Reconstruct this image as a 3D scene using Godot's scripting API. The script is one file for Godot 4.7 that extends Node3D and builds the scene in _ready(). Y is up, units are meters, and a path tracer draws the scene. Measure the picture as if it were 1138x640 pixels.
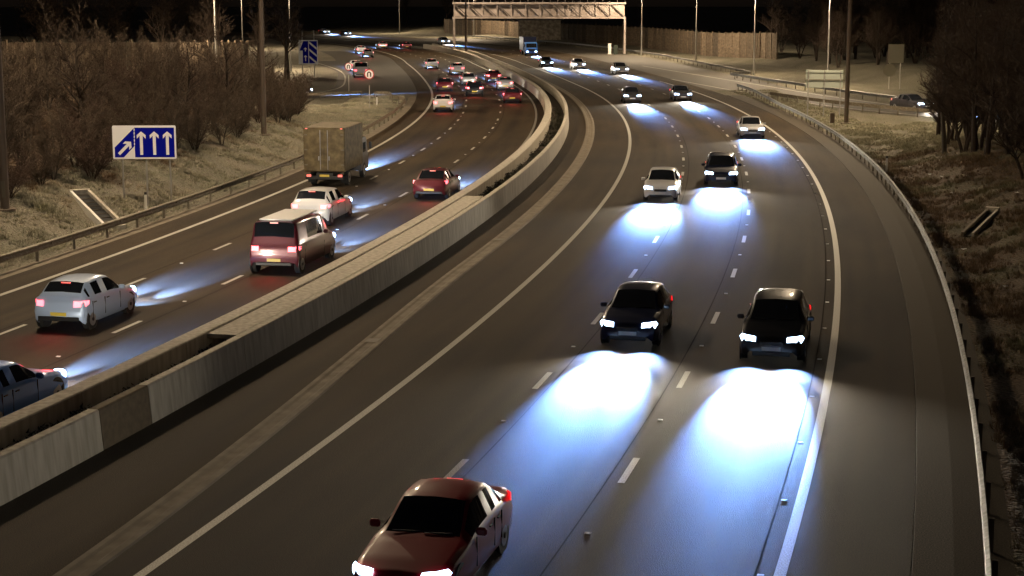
extends Node3D
# A motorway at night, seen from an overbridge. x is across, -z is ahead; D is the distance ahead of the camera.
const CX := -479.17          # centre of the bend
const CD := 152.53
const CAM_H := 10.05
const FOCAL := 1880.0        # focal length in pixels of a 1138 x 640 picture
const HORIZON := -4.0        # row of the horizon in that picture

var M := {}
var used := {}
var meshes := {}
var rng := RandomNumberGenerator.new()
var big := FastNoiseLite.new()
var fine := FastNoiseLite.new()

func _ready() -> void:
	rng.seed = 7
	big.seed = 3
	big.frequency = 0.05
	big.fractal_octaves = 4
	fine.seed = 11
	fine.frequency = 0.35
	fine.fractal_octaves = 3
	# ---- camera
	var cam := Camera3D.new()
	cam.name = "camera"
	cam.position = Vector3(0, CAM_H, 0)
	cam.rotation.x = -atan2(320.0 - HORIZON, FOCAL)
	cam.fov = rad_to_deg(2.0 * atan(320.0 / FOCAL))
	cam.near = 0.5
	cam.far = 2500.0
	add_child(cam)
	cam.current = true
	# ---- night sky
	var env := Environment.new()
	env.background_mode = Environment.BG_SKY
	var sky := Sky.new()
	var psm := ProceduralSkyMaterial.new()
	psm.sky_top_color = Color(0.030, 0.024, 0.026)
	psm.sky_horizon_color = Color(0.075, 0.052, 0.040)
	psm.ground_bottom_color = Color(0.02, 0.016, 0.012)
	psm.ground_horizon_color = Color(0.04, 0.03, 0.02)
	psm.sky_curve = 0.12
	sky.sky_material = psm
	env.sky = sky
	env.background_energy_multiplier = 1.0
	env.tonemap_mode = Environment.TONE_MAPPER_LINEAR
	env.tonemap_exposure = 1.06
	env.sdfgi_enabled = true
	env.ssao_enabled = true
	env.ssil_enabled = true
	var we := WorldEnvironment.new()
	we.name = "world_environment"
	we.environment = env
	add_child(we)
	# ---- the moon's faint light stands in for the sun
	var moon := DirectionalLight3D.new()
	moon.name = "moonlight"
	moon.light_energy = 0.006
	moon.light_color = Color(0.85, 0.9, 1.0)
	moon.light_angular_distance = 0.5
	moon.shadow_enabled = true
	moon.sky_mode = DirectionalLight3D.SKY_MODE_LIGHT_ONLY
	add_child(moon)
	moon.rotation = Vector3(deg_to_rad(-55), deg_to_rad(40), 0)

	make_materials()
	build_ground()
	build_roads()
	build_median()
	build_rails()
	build_masts()
	build_gantry()
	build_fences()
	build_signs()
	build_drains()
	build_trees()
	build_vehicles()
	build_grass()
	build_small_things()

# ------------------------------------------------------------------ the road's plan
func swell(d: float) -> float:      # the bend opens out in the distance
	if d < 190.0:
		return 0.0
	if d < 260.0:
		return 0.0008 * (d - 190.0) * (d - 190.0)
	return 3.92 + 0.14 * (d - 260.0)

func rx(r: float, d: float) -> float:
	var q := r + swell(d)
	return CX + sqrt(maxf(q * q - (d - CD) * (d - CD), 1.0))

func at(r: float, d: float, y := 0.0) -> Vector3:
	return Vector3(rx(r, d), y, -d)

func along(r: float, d: float) -> Vector3:   # unit vector along the road, away from the camera
	return (at(r, d + 0.5) - at(r, d - 0.5)).normalized()

func radius_at(x: float, d: float) -> float:
	return sqrt((x - CX) * (x - CX) + (d - CD) * (d - CD)) - swell(d)

func yaw_of(t: Vector3) -> float:            # turn that points a thing's -z along t
	return atan2(-t.x, -t.z)

func arc(r: float, d0: float, d1: float, step := 3.0) -> PackedVector3Array:
	var out := PackedVector3Array()
	var n := int(ceil((d1 - d0) / step))
	for i in n + 1:
		out.append(at(r, lerpf(d0, d1, float(i) / n)))
	return out

func spline(pts: Array, step := 1.5) -> PackedVector3Array:   # pts: [x, d]
	var c := Curve3D.new()
	for i in pts.size():
		var p := Vector3(pts[i][0], 0, -pts[i][1])
		var a: Array = pts[maxi(i - 1, 0)]
		var b: Array = pts[mini(i + 1, pts.size() - 1)]
		var t := Vector3(b[0] - a[0], 0, -(b[1] - a[1])) / 6.0
		c.add_point(p, -t, t)
	c.bake_interval = 0.4
	var n := int(c.get_baked_length() / step)
	var out := PackedVector3Array()
	for i in n + 1:
		out.append(c.sample_baked(c.get_baked_length() * i / n))
	return out

func ease01(a: float, b: float, x: float) -> float:
	return smoothstep(a, b, x)

func height(x: float, d: float) -> float:
	var r := radius_at(x, d)
	var h := -0.055
	var u := 468.2 - r
	if u > 0.0 and x < 0.0:
		var f := 1.0 - ease01(112.0, 150.0, d)
		h += f * (minf(u * 0.30, 4.2) * ease01(0.0, 3.0, u) + 0.25 * big.get_noise_2d(x * 2.0, d * 2.0) * ease01(1.0, 4.0, u))
		var bank := ease01(38.0, 60.0, u) * ease01(150.0, 200.0, d)
		h += bank * 2.5
	var v := r - 504.3
	if v > 0.0:
		var g := 1.0 - ease01(92.0, 128.0, d)
		h += g * (minf(v * 0.24, 5.0) * ease01(0.0, 3.0, v) + 0.45 * big.get_noise_2d(x * 3.0, d * 3.0) * ease01(0.5, 3.0, v))
		var w := r - 523.0 - ease01(200.0, 150.0, d) * 25.0
		h += ease01(0.0, 9.0, w) * 1.3 * (1.0 - g)
	return h

func ground(x: float, d: float) -> Vector3:
	return Vector3(x, height(x, d), -d)

# ------------------------------------------------------------------ helpers
func numbered(n: String) -> String:
	used[n] = used.get(n, 0) + 1
	return n if used[n] == 1 else "%s_%03d" % [n, used[n] - 1]

func thing(called: String, label: String, category: String, where := Vector3.ZERO, turn := 0.0, group := "") -> Node3D:
	var o := Node3D.new()
	o.name = numbered(called)
	add_child(o)
	o.position = where
	o.rotation.y = turn
	tag(o, label, category, group)
	return o

func tag(o: Node3D, label: String, category: String, group := "", kind := "") -> void:
	o.set_meta("label", label)
	o.set_meta("category", category)
	if group:
		o.set_meta("group", group)
	if kind:
		o.set_meta("kind", kind)

func piece(parent: Node3D, called: String, mesh: Mesh, mat: Material, xf := Transform3D.IDENTITY) -> MeshInstance3D:
	var o := MeshInstance3D.new()
	o.name = called
	o.mesh = mesh
	o.material_override = mat
	o.transform = xf
	parent.add_child(o, true)
	return o

func structure(called: String, mesh: Mesh, mat: Material) -> MeshInstance3D:
	var o := MeshInstance3D.new()
	o.name = numbered(called)
	o.mesh = mesh
	o.material_override = mat
	add_child(o)
	o.set_meta("kind", "structure")
	return o

func ST() -> SurfaceTool:
	var st := SurfaceTool.new()
	st.begin(Mesh.PRIMITIVE_TRIANGLES)
	st.set_smooth_group(-1)
	return st

func done(st: SurfaceTool) -> ArrayMesh:
	st.generate_normals()
	return st.commit()

func quad(st: SurfaceTool, a: Vector3, b: Vector3, c: Vector3, d: Vector3) -> void:
	for p in [a, b, c, a, c, d]:
		st.add_vertex(p)

func tri(st: SurfaceTool, a: Vector3, b: Vector3, c: Vector3) -> void:
	for p in [a, b, c]:
		st.add_vertex(p)

func box(st: SurfaceTool, c: Vector3, s: Vector3, b := Basis.IDENTITY) -> void:
	var h := s * 0.5
	var p := []
	for i in 8:
		p.append(c + b * Vector3(h.x if i & 1 else -h.x, h.y if i & 2 else -h.y, h.z if i & 4 else -h.z))
	quad(st, p[0], p[1], p[3], p[2])
	quad(st, p[5], p[4], p[6], p[7])
	quad(st, p[4], p[0], p[2], p[6])
	quad(st, p[1], p[5], p[7], p[3])
	quad(st, p[2], p[3], p[7], p[6])
	quad(st, p[4], p[5], p[1], p[0])

func box_mesh(s: Vector3) -> Mesh:
	var key := "box%s" % s
	if not meshes.has(key):
		var st := ST()
		box(st, Vector3.ZERO, s)
		meshes[key] = done(st)
	return meshes[key]

func rounded_box(s: Vector3, bev: float) -> Mesh:     # box with chamfered edges
	var key := "rbox%s%s" % [s, bev]
	if meshes.has(key):
		return meshes[key]
	var pts := PackedVector3Array()
	var h := s * 0.5
	for sx in [-1.0, 1.0]:
		for sy in [-1.0, 1.0]:
			for sz in [-1.0, 1.0]:
				pts.append(Vector3(sx * (h.x - bev), sy * (h.y - bev), sz * h.z))
				pts.append(Vector3(sx * (h.x - bev), sy * h.y, sz * (h.z - bev)))
				pts.append(Vector3(sx * h.x, sy * (h.y - bev), sz * (h.z - bev)))
	var st := ST()
	var P := func(sx: int, sy: int, sz: int, k: int) -> Vector3: return pts[((sx * 2 + sy) * 2 + sz) * 3 + k]
	for a in 2:
		quad(st, P.call(0, 0, a, 0), P.call(1, 0, a, 0), P.call(1, 1, a, 0), P.call(0, 1, a, 0))
		quad(st, P.call(0, a, 0, 1), P.call(1, a, 0, 1), P.call(1, a, 1, 1), P.call(0, a, 1, 1))
		quad(st, P.call(a, 0, 0, 2), P.call(a, 1, 0, 2), P.call(a, 1, 1, 2), P.call(a, 0, 1, 2))
		for b in 2:
			quad(st, P.call(0, a, b, 0), P.call(1, a, b, 0), P.call(1, a, b, 1), P.call(0, a, b, 1))
			quad(st, P.call(a, 0, b, 0), P.call(a, 1, b, 0), P.call(a, 1, b, 2), P.call(a, 0, b, 2))
			quad(st, P.call(a, b, 0, 1), P.call(a, b, 1, 1), P.call(a, b, 1, 2), P.call(a, b, 0, 2))
			for c in 2:
				tri(st, P.call(a, b, c, 0), P.call(a, b, c, 1), P.call(a, b, c, 2))
	meshes[key] = done(st)
	return meshes[key]

func cyl_mesh(r0: float, r1: float, h: float, n := 12) -> Mesh:
	var key := "cyl%s_%s_%s_%d" % [r0, r1, h, n]
	if not meshes.has(key):
		var m := CylinderMesh.new()
		m.bottom_radius = r0
		m.top_radius = r1
		m.height = h
		m.radial_segments = n
		m.rings = 1
		meshes[key] = m
	return meshes[key]

func tube(st: SurfaceTool, a: Vector3, b: Vector3, ra: float, rb: float, n := 5) -> void:
	var t := (b - a).normalized()
	var s := t.cross(Vector3.UP if absf(t.y) < 0.9 else Vector3.RIGHT).normalized()
	var u := s.cross(t)
	for i in n:
		var f := TAU * i / n
		var g := TAU * (i + 1) / n
		var p := s * cos(f) + u * sin(f)
		var q := s * cos(g) + u * sin(g)
		quad(st, a + p * ra, b + p * rb, b + q * rb, a + q * ra)

# a flat or raised strip along a path, offsets to its far-from-centre side
func side_of(path: PackedVector3Array, i: int) -> Vector3:
	var a := path[maxi(i - 1, 0)]
	var b := path[mini(i + 1, path.size() - 1)]
	var t := (b - a).normalized()
	return Vector3(-t.z, 0, t.x)

func strip(path: PackedVector3Array, o0: float, o1: float, y: float) -> ArrayMesh:
	var st := ST()
	for i in path.size() - 1:
		var s0 := side_of(path, i)
		var s1 := side_of(path, i + 1)
		var up := Vector3(0, y, 0)
		quad(st, path[i] + s0 * o0 + up, path[i + 1] + s1 * o0 + up, path[i + 1] + s1 * o1 + up, path[i] + s0 * o1 + up)
	return done(st)

func sweep(path: PackedVector3Array, prof: Array, closed := true, caps := true) -> ArrayMesh:   # prof: Vector2(offset, y)
	var st := ST()
	var n := prof.size()
	for i in path.size() - 1:
		var s0 := side_of(path, i)
		var s1 := side_of(path, i + 1)
		for k in (n if closed else n - 1):
			var p: Vector2 = prof[k]
			var q: Vector2 = prof[(k + 1) % n]
			quad(st, path[i] + s0 * p.x + Vector3(0, p.y, 0), path[i + 1] + s1 * p.x + Vector3(0, p.y, 0), path[i + 1] + s1 * q.x + Vector3(0, q.y, 0), path[i] + s0 * q.x + Vector3(0, q.y, 0))
	if closed and caps:
		for e in [0, path.size() - 1]:
			var s := side_of(path, e)
			for k in range(1, n - 1):
				tri(st, path[e] + s * prof[0].x + Vector3(0, prof[0].y, 0), path[e] + s * prof[k].x + Vector3(0, prof[k].y, 0), path[e] + s * prof[k + 1].x + Vector3(0, prof[k + 1].y, 0))
	return done(st)

# ------------------------------------------------------------------ materials
func lin(r: float, g: float, b: float) -> Color:
	return Color(r, g, b).linear_to_srgb()

func noise_tex(freq: float, lo: Color, hi: Color, size := 512, octaves := 4, sd := 1) -> NoiseTexture2D:
	var n := FastNoiseLite.new()
	n.seed = sd
	n.frequency = freq
	n.fractal_octaves = octaves
	var t := NoiseTexture2D.new()
	t.width = size
	t.height = size
	t.seamless = true
	t.noise = n
	var g := Gradient.new()
	g.set_color(0, lo)
	g.set_color(1, hi)
	t.color_ramp = g
	return t

func mat(called: String, c: Color, rough := 0.8, metal := 0.0) -> StandardMaterial3D:
	var m := StandardMaterial3D.new()
	m.resource_name = called
	m.albedo_color = c
	m.roughness = rough
	m.metallic = metal
	M[called] = m
	return m

func grain(m: StandardMaterial3D, t: Texture2D, scale: float) -> void:
	m.albedo_texture = t
	m.uv1_triplanar = true
	m.uv1_world_triplanar = true
	m.uv1_scale = Vector3.ONE * scale

func glow(called: String, c: Color, e: float) -> StandardMaterial3D:
	var m := mat(called, Color(0.8, 0.8, 0.8), 0.3)
	m.emission_enabled = true
	m.emission = c
	m.emission_energy_multiplier = e
	return m

func make_materials() -> void:
	var speck := noise_tex(0.12, Color(0.25, 0.25, 0.25), Color(1, 1, 1), 512, 5, 2)
	var soft := noise_tex(0.02, Color(0.75, 0.73, 0.7), Color(1, 1, 1), 512, 5, 6)
	var blotch := noise_tex(0.02, Color(0.55, 0.52, 0.48), Color(1, 1, 1), 512, 5, 4)
	var m := mat("asphalt", Color.WHITE, 0.85)
	m.vertex_color_use_as_albedo = true
	grain(m, speck, 0.55)
	m.metallic_specular = 0.35
	m.heightmap_enabled = true
	m.heightmap_texture = speck
	m.heightmap_scale = 1.6
	m = mat("slip_asphalt", lin(0.135, 0.12, 0.095), 0.75)
	grain(m, speck, 0.4)
	m = mat("tar", lin(0.03, 0.026, 0.022), 0.95)
	m.metallic_specular = 0.05
	m = mat("paint", lin(0.62, 0.61, 0.56), 0.6)
	grain(m, noise_tex(0.06, Color(0.55, 0.54, 0.5), Color(1, 1, 1), 512, 5, 9), 0.7)
	m = mat("concrete", lin(0.66, 0.63, 0.56), 0.85)
	grain(m, soft, 0.2)
	m.uv1_scale = Vector3(0.5, 0.06, 0.5)
	m = mat("concrete_b", lin(0.60, 0.57, 0.50), 0.85)
	grain(m, soft, 0.13)
	m.uv1_scale = Vector3(0.4, 0.05, 0.4)
	m = mat("channel_concrete", lin(0.21, 0.18, 0.135), 0.85)
	grain(m, noise_tex(0.02, Color(0.75, 0.73, 0.7), Color(1, 1, 1), 512, 5, 6), 0.12)
	m = mat("margin", lin(0.135, 0.108, 0.072), 0.9)
	grain(m, speck, 0.4)
	m = mat("brown_panel", lin(0.16, 0.115, 0.06), 0.85)
	grain(m, soft, 0.4)
	m = mat("verge", Color.WHITE, 0.95)
	m.vertex_color_use_as_albedo = true
	grain(m, noise_tex(0.05, Color(0.42, 0.4, 0.36), Color(1, 1, 1), 512, 6, 21), 0.22)
	m.heightmap_enabled = true
	m.heightmap_texture = noise_tex(0.05, Color.BLACK, Color.WHITE, 512, 6, 21)
	m.heightmap_scale = 12.0
	m = mat("soil", lin(0.075, 0.052, 0.034), 0.95)
	grain(m, blotch, 0.8)
	m = mat("galvanised", lin(0.36, 0.36, 0.36), 0.55, 0.5)
	grain(m, noise_tex(0.03, Color(0.45, 0.44, 0.42), Color(1, 1, 1), 256, 4, 14), 0.5)
	m = mat("weathered_steel", lin(0.30, 0.27, 0.22), 0.6, 0.35)
	grain(m, noise_tex(0.03, Color(0.6, 0.57, 0.5), Color(1, 1, 1), 256, 4, 15), 0.6)
	m = mat("post_steel", lin(0.16, 0.14, 0.11), 0.65, 0.3)
	m = mat("mast_steel", lin(0.14, 0.105, 0.08), 0.6, 0.2)
	m = mat("column_steel", lin(0.34, 0.33, 0.31), 0.5, 0.3)
	m = mat("gantry_paint", lin(0.38, 0.33, 0.31), 0.6)
	grain(m, soft, 0.05)
	m = mat("gantry_dark", lin(0.07, 0.06, 0.055), 0.7)
	for i in 4:
		var k := 0.55 + 0.22 * i
		m = mat("board_%d" % i, lin(0.21 * k, 0.165 * k, 0.12 * k), 0.9)
		grain(m, noise_tex(0.02, Color(0.5, 0.47, 0.42), Color(1, 1, 1), 256, 5, 31 + i), 0.35)
	m = mat("sign_blue", lin(0.003, 0.006, 0.30), 0.5)
	m.metallic_specular = 0.15
	m = mat("sign_white", lin(0.84, 0.84, 0.88), 0.5)
	m = mat("sign_red", lin(0.45, 0.02, 0.03), 0.5)
	m = mat("sign_black", lin(0.015, 0.015, 0.015), 0.5)
	m = mat("sign_back", lin(0.38, 0.42, 0.37), 0.6, 0.2)
	m = mat("sign_back_dull", lin(0.16, 0.15, 0.11), 0.7, 0.1)
	m = mat("bark", lin(0.085, 0.058, 0.040), 0.95)
	grain(m, speck, 1.2)
	m = mat("bark_red", lin(0.10, 0.055, 0.035), 0.95)
	grain(m, speck, 1.2)
	m = mat("bark_pale", lin(0.17, 0.14, 0.11), 0.95)
	grain(m, speck, 1.2)
	m = mat("twig", lin(0.080, 0.058, 0.040), 0.95)
	m = mat("twig_red", lin(0.078, 0.050, 0.036), 0.95)
	m = mat("twig_dark", lin(0.060, 0.040, 0.027), 0.95)
	m = mat("scrub", lin(0.035, 0.032, 0.016), 0.9)
	m = mat("blade", Color.WHITE, 0.9)
	m.vertex_color_use_as_albedo = true
	m = mat("tyre", lin(0.012, 0.012, 0.012), 0.85)
	m = mat("rim", lin(0.40, 0.40, 0.42), 0.35, 0.8)
	m = mat("trim", lin(0.014, 0.014, 0.015), 0.5)
	m = mat("car_glass", lin(0.012, 0.014, 0.018), 0.06)
	m.metallic_specular = 0.6
	m = mat("chrome", lin(0.6, 0.6, 0.62), 0.15, 1.0)
	m = mat("plate_white", lin(0.7, 0.7, 0.7), 0.4)
	m = mat("plate_yellow", lin(0.65, 0.5, 0.08), 0.4)
	glow("headlamp", Color(0.75, 0.87, 1.0), 9.0)
	glow("tail_lamp", Color(1.0, 0.36, 0.42), 3.4)
	glow("tail_lamp_dim", Color(1.0, 0.08, 0.10), 1.3)
	glow("lantern", Color(1.0, 0.85, 0.62), 12.0)
	m = mat("hardcore", lin(0.10, 0.085, 0.065), 0.95)
	grain(m, noise_tex(0.2, Color(0.35, 0.33, 0.3), Color(1, 1, 1), 512, 3, 41), 0.8)
	m = mat("white_plastic", lin(0.72, 0.72, 0.70), 0.5)
	m = mat("dark_green", lin(0.02, 0.03, 0.022), 0.6)
	m = mat("pale_wall", lin(0.42, 0.38, 0.31), 0.85)
	grain(m, blotch, 0.1)
	m = mat("roof_slate", lin(0.05, 0.045, 0.045), 0.8)
	m = mat("box_tan", lin(0.20, 0.155, 0.075), 0.7)
	grain(m, blotch, 0.2)

func paint(called: String, c: Color, metal := 0.25) -> StandardMaterial3D:
	if M.has(called):
		return M[called]
	var m := mat(called, c, 0.38, metal)
	m.clearcoat_enabled = true
	m.clearcoat = 0.8
	m.clearcoat_roughness = 0.08
	return m

# ------------------------------------------------------------------ the ground
func build_ground() -> void:
	var xs := []
	var x := -420.0
	while x < 420.0:
		xs.append(x)
		var ax := absf(x - 0.0)
		x += 1.1 if ax < 42.0 else (3.0 if ax < 90.0 else 25.0)
	var ds := []
	var d := -60.0
	while d < 1500.0:
		ds.append(d)
		d += 1.3 if d > 20.0 and d < 135.0 else (3.0 if d < 330.0 else 40.0)
	var st := ST()
	var pts := []
	var cols := []
	for dd in ds:
		var row := PackedVector3Array()
		var crow := PackedColorArray()
		for xx in xs:
			row.append(ground(xx, dd))
			crow.append(soil_colour(xx, dd))
		pts.append(row)
		cols.append(crow)
	st.set_smooth_group(0)
	for j in ds.size() - 1:
		for i in xs.size() - 1:
			for k in [[0, 0], [0, 1], [1, 1], [0, 0], [1, 1], [1, 0]]:
				st.set_color(cols[j + k[0]][i + k[1]])
				st.add_vertex(pts[j + k[0]][i + k[1]])
	st.index()
	st.generate_normals()
	structure("ground", st.commit(), M.verge)

func soil_colour(x: float, d: float) -> Color:
	var n := big.get_noise_2d(x * 4.0, d * 4.0)
	var m := big.get_noise_2d(x * 13.0 + 50.0, d * 13.0)
	var r := radius_at(x, d)
	var grass := Color(0.29, 0.28, 0.225)
	var dry := Color(0.38, 0.345, 0.28)
	var litter := Color(0.165, 0.112, 0.070)
	var green := Color(0.19, 0.20, 0.115)
	if x < 0.0 and r < 484.0:
		var a := grass.lerp(dry, clampf(0.5 + n * 1.2 + m * 0.6, 0.0, 1.0))
		a = a.lerp(green, clampf(m * 1.6 + n * 0.4 - 0.15, 0.0, 0.7))
		var inside := clampf((463.5 - r) * 0.5 + n * 3.0 + m * 2.0, 0.0, 1.0) * (1.0 - ease01(110.0, 140.0, d))
		return a.lerp(litter, inside)
	var b := litter.lerp(Color(0.20, 0.15, 0.10), clampf(0.4 + n * 1.4 + m, 0.0, 1.0))
	b = b.lerp(green, clampf(n * 2.2 - m * 1.2 - 0.25, 0.0, 0.75))
	var turf := ease01(96.0, 118.0, d + n * 14.0)
	return b.lerp(Color(0.21, 0.205, 0.135).lerp(dry, clampf(0.3 + m, 0.0, 0.6)), turf)

# ------------------------------------------------------------------ carriageways
func carriageway(called: String, r0: float, r1: float, d0: float, d1: float, lanes: Array) -> MeshInstance3D:
	var st := ST()
	st.set_smooth_group(0)
	var nr := int((r1 - r0) / 0.3)
	var pts := []
	var cols := []
	var d := d0
	while d < d1:
		var row := PackedVector3Array()
		var crow := PackedColorArray()
		for i in nr + 1:
			var r := lerpf(r0, r1, float(i) / nr)
			row.append(at(r, d))
			var k := 1.0 + 0.42 * fine.get_noise_2d(r * 5.0, d * 0.10) + 0.55 * big.get_noise_2d(r * 4.0, d * 1.5)
			var c := Color(0.092, 0.062, 0.031)
			var worn := 0.0
			for l in lanes:
				var q: float = absf(absf(r - l) - 0.85)
				worn += exp(-q * q * 9.0)
				k -= 0.20 * exp(-(r - l) * (r - l) * 7.0) * (1.0 + fine.get_noise_2d(l, d * 0.05))
			k += 0.12 * worn
			crow.append(Color(c.r * k, c.g * k, c.b * k))
		pts.append(row)
		cols.append(crow)
		d += 1.2 if d < 130.0 else 3.0
	for j in pts.size() - 1:
		for i in nr:
			for k in [[0, 0], [1, 0], [1, 1], [0, 0], [1, 1], [0, 1]]:
				st.set_color(cols[j + k[0]][i + k[1]])
				st.add_vertex(pts[j + k[0]][i + k[1]])
	st.index()
	st.generate_normals()
	return structure(called, st.commit(), M.asphalt)

func channel_at(d: float) -> float:
	return lerpf(487.75, 485.7, ease01(18.0, 64.0, d))

func dashes(road: Node3D, r: float, from: float, phase: float, to: float) -> void:
	var d := phase
	while d > from:
		d -= 9.0 * absf(along(r, d).z)
	var seen := {}
	while d < to:
		var t := along(r, d)
		piece(road, "lane_dash", strip(arc(r, d - 1.0 * absf(t.z), d + 1.0 * absf(t.z), 1.0), -0.075, 0.075, 0.0045), M.paint)
		if d < 140.0:
			var s := at(r, d + 4.5 * absf(t.z), 0.008)
			piece(road, "road_stud", rounded_box(Vector3(0.12, 0.018, 0.10), 0.008), M.white_plastic, Transform3D(Basis(Vector3.UP, yaw_of(t)), s))
		d += 9.0 * absf(t.z)

func build_roads() -> void:
	var far := 520.0
	var on := carriageway("carriageway", 484.0, 501.75, -20.0, far, [490.4, 493.95, 497.65])
	piece(on, "edge_line", strip(arc(488.62, -20, far, 2.0), -0.10, 0.10, 0.0045), M.paint)
	piece(on, "edge_line", strip(arc(499.53, -20, 205, 2.0), -0.105, 0.105, 0.0045), M.paint)
	dashes(on, 492.13, 5.0, 35.3, 330.0)
	dashes(on, 495.77, 5.0, 35.4, 330.0)
	var d := 24.0
	while d < 130.0:          # red studs beside the edge line
		piece(on, "road_stud", rounded_box(Vector3(0.12, 0.018, 0.08), 0.008), M.white_plastic, Transform3D(Basis(Vector3.UP, yaw_of(along(499.2, d))), at(499.2, d, 0.008)))
		d += 4.5
	for r in [492.45, 495.45, 499.1]:
		piece(on, "surface_joint", strip(arc(r, -20, 200, 2.0), -0.016, 0.016, 0.0025), M.tar)
	# concrete drainage channel in the median margin; it swings towards the edge line near the bridge
	var ch := PackedVector3Array()
	d = -20.0
	while d < 330.0:
		var off := lerpf(487.75, 485.7, ease01(18.0, 64.0, d))
		ch.append(at(off, d))
		d += 1.5
	var chan := structure("drainage_channel", sweep(ch, [Vector2(-0.34, 0.002), Vector2(-0.30, 0.035), Vector2(-0.17, 0.04), Vector2(-0.10, 0.012), Vector2(0.10, 0.012), Vector2(0.17, 0.04), Vector2(0.30, 0.035), Vector2(0.34, 0.002)], false), M.channel_concrete)
	var gd := 28.0
	while gd < 120.0:          # gully gratings in the channel
		var off2 := lerpf(487.75, 485.7, ease01(18.0, 64.0, gd))
		piece(chan, "gully_grating", box_mesh(Vector3(0.36, 0.012, 0.5)), M.post_steel, Transform3D(Basis(Vector3.UP, yaw_of(along(off2, gd))), at(off2, gd, 0.040)))
		gd += 21.0
	# hard margin and kerb strip by the outer rail
	structure("hard_margin", sweep(arc(502.4, -20, 175, 2.0), [Vector2(-0.64, -0.04), Vector2(-0.62, 0.02), Vector2(0.1, 0.03), Vector2(0.75, 0.0), Vector2(1.2, -0.06)], false), M.margin)

	var off_road := carriageway("carriageway", 469.9, 482.1, -20.0, far, [473.2, 476.5, 479.7])
	piece(off_road, "edge_line", strip(arc(471.5, -20, far, 2.0), -0.11, 0.11, 0.0045), M.paint)
	piece(off_road, "edge_line", strip(arc(481.3, -20, far, 2.0), -0.09, 0.09, 0.0045), M.paint)
	for r in [474.6, 478.45]:
		piece(off_road, "surface_joint", strip(arc(r, -20, 200, 2.0), -0.016, 0.016, 0.0025), M.tar)
	dashes(off_road, 474.9, 30.0, 59.6, 330.0)
	dashes(off_road, 478.15, 30.0, 60.2, 330.0)
	structure("hard_margin", sweep(arc(469.6, -20, 172, 2.0), [Vector2(-0.5, -0.08), Vector2(-0.35, 0.0), Vector2(0.29, -0.005)], false), M.channel_concrete)
	# slip roads
	var left := spline([[-80, 162], [-45, 166], [-30, 169], [-21, 174.5], [-16.8, 186], [-17.3, 205], [-21, 235], [-29, 270]])
	var sl := structure("slip_road", strip(left, -3.4, 3.4, -0.014), M.slip_asphalt)
	piece(sl, "edge_line", strip(left, -2.9, -2.7, -0.0085), M.paint)
	var gore := structure("slip_road_gore", strip(arc(465.4, 180, 320, 2.0), -4.5, 4.6, -0.021), M.slip_asphalt)
	gore.set_meta("kind", "structure")
	var right := spline(right_slip())
	var sr := structure("slip_road", strip(right, -3.8, 3.8, -0.014), M.slip_asphalt)
	piece(sr, "edge_line", strip(right, -3.3, -3.1, -0.0085), M.paint)
	piece(sr, "edge_line", strip(right, 3.1, 3.3, -0.0085), M.paint)
	structure("slip_road_gore", strip(arc(505.5, 186, 420, 2.0), -4.3, 6.2, -0.021), M.slip_asphalt)

func right_slip() -> Array:
	return [[16, 250], [22, 215], [26, 192], [29.5, 172], [34.5, 154], [43, 140], [56, 129], [80, 118]]

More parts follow.
